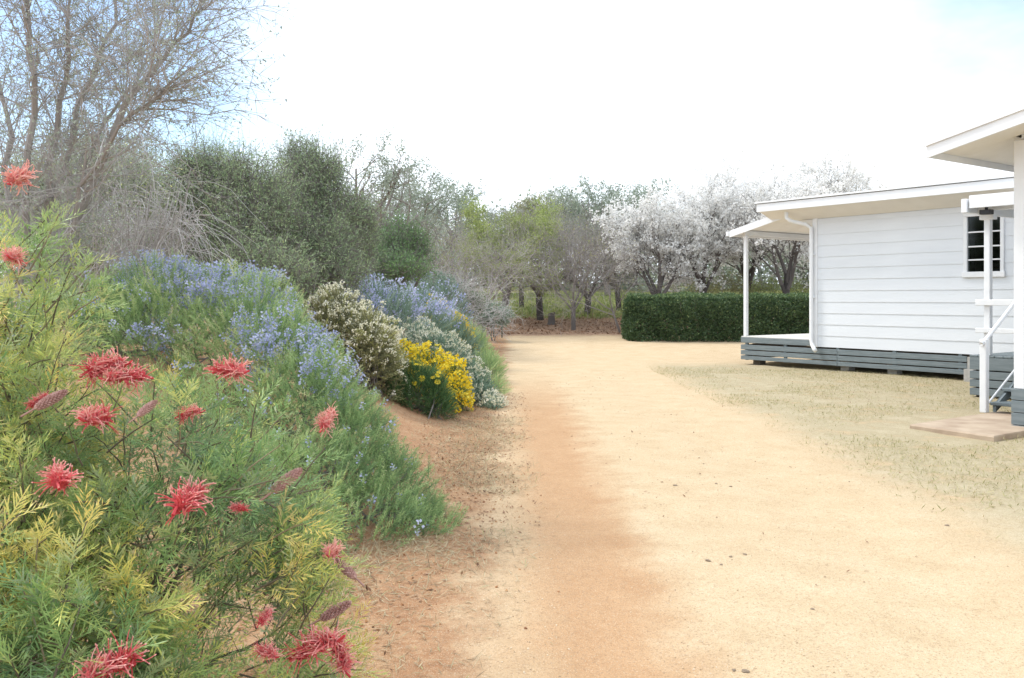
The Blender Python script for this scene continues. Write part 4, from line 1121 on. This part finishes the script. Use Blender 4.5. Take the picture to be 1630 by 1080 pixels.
T_SM = sprig_template(12, .034, .016, .17, trng, 62)
F_CR = flower_template(10, .022, .17, .75, trng)
W1 = [gdome(540, 11.2, 462, .46, .5), gdome(590, 11.0, 492, .4, .5), gdome(512, 11.0, 480, .34, .4), gdome(612, 11.6, 520, .26, .35), gdome(562, 10.9, 545, .34, .32)]
mound('cream_shrub', W1, 4200, M['olive_small'], bpt(575, 11.2), 'twiggy olive shrub covered in tiny cream flowers beside the rosemary', T_SM, 1.0, [('cream_flowers', M['cream'], *F_CR, lambda p, n, d: (.5 * sstep(n[:, 2] + .5 * vnoise(p[:, 0], p[:, 1] + p[:, 2], 4, 2), .25, .8) + .1) * (d < .22))], seed=65, up=.4, thick=.42)
W2 = [gdome(700, 13.2, 530, .45, .55), gdome(735, 13.0, 562, .38, .5), gdome(765, 12.8, 598, .26, .45), gdome(785, 12.4, 632, .15, .35, .04), gdome(668, 13.6, 518, .4, .5)]
mound('white_alyssum', W2, 3600, M['rosemary_grey'], bpt(735, 13.0), 'mound of small white flowers trailing down to the gravel edge', T_SM, .9, [('white_flowers', M['cream'], *F_CR, lambda p, n, d: .72 * (d < .25) * sstep(vnoise(p[:, 0], p[:, 1] + p[:, 2], 3.2, 7), .1, .4))], seed=66, up=.3, tint=(.5, .2))

T_DAI = sprig_template(22, .034, .006, .16, trng, 60)
D1 = [gdome(665, 11.2, 578, .38, .36), gdome(638, 11.3, 592, .24, .28), gdome(695, 11.1, 594, .24, .28)]
dpl, dp, dn = mound('daisy_bush', D1, 2600, M['daisy_leaf'], bpt(668, 11.2), 'rounded dark green daisy bush with a few bright yellow flowers above bare red earth', T_DAI, .9, seed=67, up=.5, tint=(.45, .22))
def daisy_mesh():
    g = Geo(); rng = np.random.default_rng(3)
    for k in range(11):
        a = k * 2 * pi / 11 + rng.normal() * .05; c, s = cos(a), sin(a); n = np.array([-s, c, 0]) * .006
        o = np.array([c, s, 0.])
        g.add([o * .008, o * .022 + n + (0, 0, .004), o * .034 + (0, 0, rng.normal() * .003), o * .022 - n + (0, 0, .004)], [(0, 1, 2, 3)], .6 + rng.normal() * .1)
    ring = [(.010 * cos(t), .010 * sin(t), .003) for t in np.arange(8) * pi / 4]
    g.add(ring + [(0, 0, .009)], [(i, (i + 1) % 8, 8) for i in range(8)], .1)
    return g.mesh('flower', M['yellow'])
DM = daisy_mesh()
drng = np.random.default_rng(8)
def put_daisies(pl, spots, sz=(.9, 1.4)):
    for q, n in spots:
        n = unit((n + drng.normal(size=3) * .25 + np.array([0, -.3, .3]))[None])[0]
        o = link('flower', DM, pl.root, Vector(q - pl.base)); s = drng.uniform(*sz); o.scale = (s, s, s)
        o.rotation_euler = Vector(n).to_track_quat('Z', 'Y').to_euler()
# flowers on the outer skin of the bush
front = np.argsort(-(dn @ np.array([.1, -.5, .7])) + drng.random(len(dn)) * .9)
put_daisies(dpl, [(dp[i] + dn[i] * .05, dn[i]) for i in front[:9]])
Y1 = [gdome(630, 12.4, 548, .34, .35), gdome(680, 12.2, 554, .42, .32), gdome(722, 11.8, 580, .2, .3)]
F_YE = flower_template(9, .034, .16, .65, trng)
mound('yellow_daisy_drift', Y1, 1500, M['daisy_leaf'], bpt(680, 12.3), 'drift of massed yellow daisies behind the rounded daisy bush', T_DAI, 1.0, [('yellow_flowers', M['yellow'], *F_YE, lambda p, n, d: .85 * (d < .25))], seed=68, up=.5, tint=(.65, .2))
Y2 = [gdome(712, 18.5, 494, .42, .5), gdome(728, 18.0, 512, .34, .5), gdome(692, 19.0, 482, .4, .5)]
mound('yellow_flower_bush', Y2, 1500, M['olive_small'], bpt(712, 18.5), 'yellow flowering bush beyond the lavender blue bush near the bend of the drive', T_DAI, 1.3, [('yellow_flowers', M['yellow'], *F_YE, lambda p, n, d: .6 * (d < .25) * sstep(vnoise(p[:, 0], p[:, 2], 3, 5), .2, .5))], seed=69, up=.5, tint=(.8, .2))

# ------------------------------------------------------------------ red grevillea in the foreground
def grev_leaf(seed):
    rng = np.random.default_rng(seed)
    v = []; f4 = []; f3 = []; t = []
    Lr = .125; npair = 7
    cur = rng.uniform(-.18, .02)
    def rach(y): return np.array([0, y, cur * y * y / Lr * 1.2])
    def strip(o, d, n, l, w, tint, bend):
        side = np.cross(d, n); side = side / np.linalg.norm(side)
        b = len(v); m = o + d * l * .55 + n * bend * l * .25; e = o + d * l + n * bend * l
        v.extend([o - side * w * .35, o + side * w * .35, m + side * w * .5, m - side * w * .5, e])
        f4.append((b, b + 1, b + 2, b + 3)); f3.append((b + 3, b + 2, b + 4)); t.extend([tint - .05, tint - .05, tint, tint, tint + .1])
    for k in range(npair):
        y = Lr * (.16 + .84 * k / npair); l0 = .074 * (1 - .55 * (k / npair) ** 1.4) * (.7 + .3 * min(k, 2) / 2)
        for s in (-1, 1):
            l = l0 * rng.uniform(.6, 1.2)
            a = radians(rng.uniform(26, 52)); d = np.array([s * sin(a), cos(a), rng.uniform(-.08, .32)]); d /= np.linalg.norm(d)
            o = rach(y + rng.uniform(-.006, .006)); bd = rng.uniform(-.25, .15)
            strip(o, d, np.array([0, -.05, 1.0]), l, .0046, 0, bd)
            if rng.random() < .55:      # many lobes fork
                a2 = a + rng.uniform(-.5, .5); d2 = np.array([s * sin(a2), cos(a2), d[2] + rng.uniform(-.1, .2)]); d2 /= np.linalg.norm(d2)
                strip(o + d * l * rng.uniform(.2, .45), d2, np.array([0, -.05, 1.0]), l * rng.uniform(.45, .65), .0042, .04, bd)
    strip(rach(Lr * .97), np.array([0, 1, cur]), np.array([0, 0, 1.0]), .04, .005, .05, -.05)
    nr_ = 4
    for k in range(nr_):
        a, b_ = rach(-.02 + (Lr + .02) * k / nr_), rach(-.02 + (Lr + .02) * (k + 1) / nr_); b = len(v); w = .0016
        v.extend([a + (-w, 0, .0008), a + (w, 0, .0008), b_ + (w, 0, .0008), b_ + (-w, 0, .0008)]); f4.append((b, b + 1, b + 2, b + 3)); t.extend([.12] * 4)
    return np.array(v), np.array(f4), np.array(f3), np.array(t)
GL = [grev_leaf(s) for s in range(4)]

def grev_flower(seed, fade=0.0):
    """one-sided raceme: long curled styles along a drooping axis"""
    rng = np.random.default_rng(seed); g = Geo()
    n = 150; P0, P1, R0, R1, T = [], [], [], [], []
    for k in range(n):
        f = k / n; o = np.array([rng.normal() * .004, -.035 + .085 * f, rng.normal() * .004])
        ph = rng.normal() * 1.5 + .9; a = np.array([cos(ph) * .9, rng.normal() * .35 + .15, sin(ph) * .9 + .35]); a /= np.linalg.norm(a)
        l = rng.uniform(.022, .050) * (1 - .25 * f); q = [o]
        curl = np.cross(a, rng.normal(size=3)); curl /= np.linalg.norm(curl)
        d = a.copy()
        for s in range(5):
            d = d + curl * .34 + np.array([0, -.06, 0]) ; d /= np.linalg.norm(d); q.append(q[-1] + d * l / 5)
        r = np.linspace(.0016, .0008, 6)
        tt = np.clip(fade + .28 + .6 * f * rng.uniform(.6, 1.2) + rng.normal() * .12, 0, 1)
        for s in range(5): P0.append(q[s]); P1.append(q[s + 1]); R0.append(r[s]); R1.append(r[s + 1]); T += [tt + .06 * s] * 6
        P0.append(q[5]); P1.append(q[5] + d * .003); R0.append(.0016); R1.append(.001); T += [.95] * 6
        # perianth at the foot of each style
        e = o + a * .012; P0.append(o); P1.append(e); R0.append(.0028); R1.append(.0022); T += [tt * .8] * 6
    g.tubes(P0, P1, R0, R1, 3, np.array(T))
    ax = [np.array([0, -.06 + .13 * i / 6, .008 * sin(i)]) for i in range(7)]
    g.tubes(ax[:-1], ax[1:], [.003] * 6, [.0025] * 6, 5, .15)
    return g.mesh('flower', M['grev_flower'])
GF = [grev_flower(s) for s in range(4)] + [grev_flower(9, .42)]
def grev_bud(seed):
    rng = np.random.default_rng(seed); g = Geo(); n = 120
    f = np.arange(n) / n; ph = np.arange(n) * 2.4; r = .011 * np.sin(np.clip(f * .95 + .08, 0, 1) * pi) ** .6
    c = np.stack([r * np.cos(ph), -.045 + .09 * f, r * np.sin(ph)], 1)
    d = unit(np.stack([np.cos(ph), np.full(n, .5), np.sin(ph)], 1))
    g.tubes(c - d * .004, c + d * .006, np.full(n, .0042), np.full(n, .0018), 5, np.repeat(np.clip(rng.normal(.55, .2, n), 0, 1), 10))
    g.tubes([(0, -.09, 0), (0, -.045, 0)], [(0, -.045, 0), (0, .04, 0)], [.003, .003], [.003, .005], 5, .2)
    return g.mesh('flower_bud', M['grev_bud'])
GB = [grev_bud(s) for s in range(2)]

def grevillea():
    rng = np.random.default_rng(101)
    dom = [(-1.28, 2.95, .22, .74, .72, 1.02), (-1.62, 2.55, .25, .62, .55, .86), (-1.98, 3.1, .35, .58, .62, 1.42), (-.98, 3.15, .12, .42, .48, .82), (-1.15, 2.35, .1, .40, .40, .72), (-1.62, 2.95, .35, .36, .42, 1.36)]
    base = (-1.45, 2.95, float(gz(-1.45, 2.95)))
    pl = Plant('grevillea_bush', base, 'large grevillea bush with feathery yellow green leaves and red spidery flowers', 'bush')
    p, nr, dep = mound_samples(dom, 1800, rng, .42, .7)
    # shoots
    sh = unit(nr * .8 + np.array([.12, -.12, .45]) + rng.normal(size=p.shape) * .42)
    st = Geo(); A, D, T, SC = [], [], [], []
    for i in range(len(p)):
        lg = rng.uniform(.14, .24); e = p[i] + sh[i] * lg * .35; s = p[i] - sh[i] * lg * .65
        q = path(s, e, 4, .02, .04, rng); r = np.linspace(.0034, .0016, 5)
        st.tubes(q[:-1], q[1:], r[:-1], r[1:], 4, np.clip(rng.normal(.6, .2), 0, 1))
        nl = rng.integers(7, 11)
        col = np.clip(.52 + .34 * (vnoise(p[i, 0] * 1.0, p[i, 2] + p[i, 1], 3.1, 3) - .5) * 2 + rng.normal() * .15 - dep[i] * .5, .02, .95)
        dd = sh[i]; ref = np.array([0, 0, 1.]) if abs(dd[2]) < .9 else np.array([1., 0, 0])
        a = np.cross(dd, ref); a /= np.linalg.norm(a); b = np.cross(dd, a)
        for k in range(nl):
            f = .15 + .85 * k / (nl - 1); ph = k * 2.4 + rng.random() * .4; an = radians(72 - 50 * f + rng.normal() * 7)
            d = dd * cos(an) + (a * cos(ph) + b * sin(ph)) * sin(an)
            j = f * 4; ji = min(int(j), 3); A.append(q[ji] * (1 - (j - ji)) + q[ji + 1] * (j - ji)); D.append(d)
            T.append(np.clip(col + .22 * (f - .5) + rng.normal() * .05, 0, 1)); SC.append(rng.uniform(.6, 1.05) * (1.1 - .4 * f * f))
    A = np.array(A); D = np.array(D); T = np.array(T); SC = np.array(SC)
    upv = np.tile(np.array([0, -.25, 1.0]), (len(A), 1)) + rng.normal(size=A.shape) * .35
    FR = frames(D, upv)
    # branches
    for k in range(46):
        i = rng.integers(0, len(p)); q = path(np.array(base) + rng.normal(size=3) * np.array([.07, .07, 0]) - np.array([0, 0, .04]), p[i] - sh[i] * .1, 8, .05, .08, rng)
        r = np.linspace(.014, .0035, 9); st.tubes(q[:-1], q[1:], r[:-1], r[1:], 6, .2)
    pl.part('branches', st, M['grev_stem'])
    # the leaves that show largest are leaves of their own
    inview = (np.abs(A[:, 0] / A[:, 1]) < .57) & ((CAM_H - A[:, 2]) / A[:, 1] < .42)
    dist = np.linalg.norm(A - np.array([0, 0, CAM_H]), axis=1) + (~inview) * 99
    order = np.argsort(dist + rng.random(len(A)) * .25)
    single = np.zeros(len(A), bool); single[order[:300]] = True
    var = rng.integers(0, 4, len(A))
    lm = {}
    for vi in range(4):
        v, f4, f3, tt = GL[vi]
        for tb in range(6):
            g = Geo(); t0 = .1 + .16 * tb
            g.add(v, f4, np.clip(tt + t0, 0, 1)); g.F.append(f3); g.M.append(np.zeros(len(f3)))
            lm[vi, tb] = g.mesh('leaf', M['grev_leaf'])
        sel = (var == vi) & ~single
    g = Geo()
    for vi in range(4):     # the mass: the same leaves with simpler lobes
        v, f4, f3, tt = GL[vi]; sel = (var == vi) & ~single
        q4 = np.array([((f[0]), f[2], f[2] + 2, f[3]) for f in f4[:len(f3)]])
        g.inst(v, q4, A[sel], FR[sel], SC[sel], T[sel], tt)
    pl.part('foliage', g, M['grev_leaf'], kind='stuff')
    for i in np.where(single)[0]:
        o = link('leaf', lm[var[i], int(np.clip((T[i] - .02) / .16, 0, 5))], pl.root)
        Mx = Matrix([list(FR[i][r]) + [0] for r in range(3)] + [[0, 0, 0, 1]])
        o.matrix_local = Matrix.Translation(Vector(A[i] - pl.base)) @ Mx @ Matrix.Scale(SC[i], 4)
    # flowers where the sight lines meet the skin of the bush
    dm = np.array(dom)
    def hit(px, py, default, k=1.08):
        r = ray(px, py); o = np.array([0, 0, CAM_H]); best = None
        for e in dm:
            R3 = e[3:] * k; oc = (o - e[:3]) / R3; dr = r / R3
            a = dr @ dr; b = 2 * oc @ dr; c = oc @ oc - 1; di = b * b - 4 * a * c
            if di > 0:
                t = (-b - sqrt(di)) / (2 * a)
                if t > 0 and (best is None or t < best): best = t
        return o + r * (best if best else default)
    fl = [(165, 588, 1.15, 0), (205, 602, 1.0, 1), (365, 592, 1.1, 2), (155, 668, 1.0, 3), (300, 660, .6, 0), (520, 672, .9, 4), (92, 768, 1.15, 2), (298, 800, 1.25, 3), (180, 1062, 1.2, 0), (500, 1032, 1.35, 1), (540, 1040, 1.1, 2), (530, 880, .8, 4), (32, 285, 1.0, 4), (25, 412, .8, 4), (425, 1040, .7, 1), (300, 930, .0, 0), (380, 810, .45, 2), (60, 640, .5, 1), (420, 985, .5, 3)]
    for j, (px, py, s, v) in enumerate(fl):
        if s <= 0: continue
        q = hit(px, py, 3.3 if px > 400 else 2.9)
        o = link('flower', GF[v], pl.root, Vector(q - pl.base)); s *= 1.25; o.scale = (s, s, s)
        o.rotation_euler = (rng.uniform(-.5, .6), rng.uniform(-.6, .6), rng.uniform(0, 6.28))
    for j, (px, py, s, rz) in enumerate([(82, 636, 1.0, -.9), (458, 764, 1.2, -.8), (535, 972, 1.1, -1.5), (550, 905, 1.0, 1.0), (235, 650, .8, -.5)]):
        q = hit(px, py, 3.2, 1.1)
        o = link('flower_bud', GB[j % 2], pl.root, Vector(q - pl.base)); o.scale = (s,) * 3; o.rotation_euler = (.5, 0, rz)
    return pl
grevillea()

# ------------------------------------------------------------------ ground litter, lawn, gravel
def strips(n, xy, w, l, rng, lift=.3, tint=(.5, .25), z0=.004):
    g = Geo(); X, Y = xy
    p = np.stack([X, Y, gz(X, Y) + z0], 1)
    d = rng.normal(size=(n, 3)); d[:, 2] = np.abs(rng.normal(size=n)) * lift; 
    tv, tf = leafq(1, 1)
    R_ = frames(d, np.tile([0, 0, 1.0], (n, 1)) + rng.normal(size=(n, 3)) * .3)
    sc = np.stack([w * rng.uniform(.6, 1.4, n), l * rng.uniform(.5, 1.5, n), w * rng.uniform(.6, 1.4, n)], 1)
    g.inst(tv, tf, p, R_ * sc[:, None, :], 1.0, np.clip(rng.normal(tint[0], tint[1], n), 0, 1))
    return g
lr = np.random.default_rng(200)
def keep_noise(X, Y, s, thr, seed): return vnoise(X, Y, s, seed) + lr.random(len(X)) * .35 > thr
# dry grass and leaf litter at the foot of the bank
n = 26000; Y = 3.2 + lr.random(n) ** 1.4 * 9; X = np.interp(Y, TOE[0], TOE[1]) + lr.normal(size=n) * .38 + .22
k = keep_noise(X, Y, 1.6, .62, 3) & (X < .12 + .1 * lr.normal(size=n)); X, Y = X[k], Y[k]
link('dry_grass_litter', strips(len(X), (X, Y), .004, .07, lr, .35, (.45, .25)).mesh('dry_grass_litter', M['dry']), label='dry grass and straw scattered at the foot of the bank', cat='litter', kind='stuff')
n = 5000; Y = 3.3 + lr.random(n) * 11; X = np.interp(Y, TOE[0], TOE[1]) + lr.normal(size=n) * .35 + .1
k = keep_noise(X, Y, 2.1, .55, 6) & (X < .2); X, Y = X[k], Y[k]
link('leaf_litter', strips(len(X), (X, Y), .012, .03, lr, .25, (.5, .3)).mesh('leaf_litter', M['litter']), label='small fallen brown leaves on the red soil of the bank', cat='litter', kind='stuff')
n = 9000; X = lr.uniform(-3, 14, n); Y = lr.uniform(29.5, 36.5, n)
link('orchard_leaf_litter', strips(n, (X, Y), .05, .09, lr, .3, (.5, .3)).mesh('orchard_leaf_litter', M['litter']), label='brown fallen leaves under the orchard trees', cat='litter', kind='stuff')
# thin lawn
def in_pad(X, Y): 
    dx, dy = X - 5.25, Y - 10.6; u = dx * .587 - dy * .809; v = dx * .809 + dy * .587
    return (np.abs(u) < .8) & (np.abs(v) < 1.5)
n = 82000; Y = 2.5 + lr.random(n) ** 1.05 * 18; X = 2.9 + lr.random(n) ** 1.15 * 7.0
k = keep_noise(X, Y, 1.3, .50, 12) & keep_noise(X, Y, .5, .28, 14) & ~in_pad(X, Y) & (X > 3.1 + lr.normal(size=n) * .4 + (vnoise(X, Y, .7, 41) - .5) * 1.6) & (Y < 19.3 + lr.normal(size=n) * .6 + (vnoise(X, Y, .6, 43) - .5) * 3)
# not inside the buildings
u = (X - 5.23) * .587 - (Y - 20.6) * .809; v = (X - 5.23) * .809 + (Y - 20.6) * .587
k &= ~((u > 0) & (u < 8.2) & (v > .2) & (v < 7))
u = (X - 5.78) * .587 - (Y - 10.3) * .809; v = (X - 5.78) * .809 + (Y - 10.3) * .587
k &= ~((u > -.08) & (v > -.1)); X, Y = X[k], Y[k]
link('thin_lawn', strips(len(X), (X, Y), .006, .042, lr, .8, (.5, .3)).mesh('thin_lawn', M['lawn']), label='thin dry lawn growing between the gravel drive and the house', cat='grass', kind='stuff')
n = 2600; Y = 4.5 + lr.random(n) * 14; X = lr.uniform(.6, 8.5, n); k = keep_noise(X, Y, .9, .75, 31) & (X < Y * .45 + 2.4) & ~in_pad(X, Y); X, Y = X[k], Y[k]
u = (X - 5.23) * .587 - (Y - 20.6) * .809; v = (X - 5.23) * .809 + (Y - 20.6) * .587; k = v < -.1; X, Y = X[k], Y[k]
link('scattered_debris', strips(len(X), (X, Y), .010, .026, lr, .25, (.25, .2)).mesh('scattered_debris', M['litter']), label='tiny dark leaves and bark bits scattered over the lawn and drive', cat='litter', kind='stuff')
n = 26000; X = lr.uniform(-4, 16, n); Y = lr.uniform(34.2, 43, n)
link('orchard_grass', strips(n, (X, Y), .03, .16, lr, 1.6, (.25, .25)).mesh('orchard_grass', M['lime']), label='fresh green grass on the rise behind the orchard trees', cat='grass', kind='stuff')
OCT = (np.array([(1, 0, 0), (0, 1, 0), (-1, 0, 0), (0, -1, 0), (0, 0, .7), (0, 0, -.5)], float), np.array([(0, 1, 4), (1, 2, 4), (2, 3, 4), (3, 0, 4), (1, 0, 5), (2, 1, 5), (3, 2, 5), (0, 3, 5)]))
def pebbles(X, Y, smin, smax, tint, mat, name, label, cat='gravel'):
    n = len(X); sz = smin + (smax - smin) * lr.random(n) ** 3
    g = Geo(); g.inst(OCT[0], OCT[1], np.stack([X, Y, gz(X, Y) + sz * .15], 1), frames(rdirs(n, lr) * np.array([1, 1, .3])), sz, np.clip(lr.normal(tint[0], tint[1], n), 0, 1))
    link(name, g.mesh(name, mat), label=label, cat=cat, kind='stuff')
n = 19000; Y = 3.2 + lr.random(n) ** 1.7 * 13; X = -.2 + lr.random(n) ** .9 * (Y * .5 + 2.0).clip(0, 5.5)
k = keep_noise(X, Y, .9, .5, 21) & (np.abs(X - .45) > .25 * lr.random(n) + .1) & ~in_pad(X, Y); pebbles(X[k], Y[k], .0022, .0065, (.6, .25), M['gravel'], 'gravel', 'fine pale gravel scattered over the sandy drive')
n = 5200; Y = 3.3 + lr.random(n) ** 1.3 * 11; X = np.interp(Y, TOE[0], TOE[1]) + lr.normal(size=n) * .45 + .15
k = keep_noise(X, Y, 1.3, .5, 25) & (X < .25); pebbles(X[k], Y[k], .003, .013, (.6, .3), M['clod'], 'earth_clods', 'small red earth clods along the foot of the bank', 'soil')

# single stones on the drive
def stone_mesh(seed):
    rng = np.random.default_rng(seed); me = bpy.data.meshes.new('stone')
    import bmesh
    bm = bmesh.new(); bmesh.ops.create_icosphere(bm, subdivisions=2, radius=1)
    for v in bm.verts:
        k = 1 + .35 * (mnoise.noise(v.co * 1.3 + Vector((seed, 0, 0)))) + .12 * mnoise.noise(v.co * 4); v.co *= k; v.co.z *= .55
    bm.to_mesh(me); bm.free(); me.materials.append(M['stone']); return me
SM = [stone_mesh(s) for s in range(3)]
for j, (px, py, s) in enumerate([(1075, 775, 1.3), (1140, 771, .9), (1163, 775, .9), (1186, 884, 1.0), (1163, 888, .9), (1127, 894, 1.4), (1148, 900, .8), (1186, 1067, 1.5), (1168, 1065, .9), (1507, 835, 1.2), (1315, 709, 1.1), (1293, 968, .8), (1120, 738, .6), (1352, 770, .5)]):
    r = ray(px, py); k = -CAM_H / r[2]; x, y = r[0] * k, k
    o = link('stone', SM[j % 3], loc=(x, y, float(gz(x, y)) + .003), label='small dark stone lying on the pale gravel drive', cat='stone', group='small stones on the drive')
    s *= .010 * (.6 + y / 14); o.scale = (s * 1.3, s, s); o.rotation_euler = (0, 0, j * 1.7)

# stump and stakes beyond the drive
def stump():
    b = g3((878 - CX) / F_PX * 32.5, 32.5, -.04); pl = Plant('tree_stump', b, 'small dark cut tree stump beside the thick trunk', 'stump')
    g = Geo(); a = np.arange(12) * 2 * pi / 12; hs = [0, .12, .3, .46]; rs = [.17, .13, .115, .12]
    v = [(b[0] + r * cos(t) * (1 + .08 * sin(3 * t)), b[1] + r * sin(t), b[2] + z + .03 * cos(t) * (z > .4)) for z, r in zip(hs, rs) for t in a]
    g.add(v, [(l * 12 + k, l * 12 + (k + 1) % 12, l * 12 + 12 + (k + 1) % 12, l * 12 + 12 + k) for l in range(3) for k in range(12)], .2)
    pl.part('bark', g, M['twig'])
    g = Geo(); g.add(v[36:] , [list(range(12))], .9); pl.part('cut_face', g, M['twig'])
stump()
for px, hgt, lb in ((786, .95, 'thin dark stake standing in the small blue green shrub, the taller of two'), (799, .8, 'thin dark stake beside the small blue green shrub, the shorter of two')):
    b = g3((px - CX) / F_PX * 28.5, 28.5, -.05); pl = Plant('garden_stake', b, lb, 'stake', 'two stakes beside the young tree')
    g = Geo(); g.box(b[0] - .02, b[0] + .02, b[1] - .004, b[1] + .004, b[2], b[2] + hgt); g.box(b[0] - .004, b[0] + .004, b[1] + .005, b[1] + .03, b[2], b[2] + hgt); pl.part('post', g, M['stake'])
    g = Geo(); g.box(b[0] - .024, b[0] + .024, b[1] - .008, b[1] + .034, b[2] + hgt - .05, b[2] + hgt + .004); pl.part('cap', g, M['stake'])
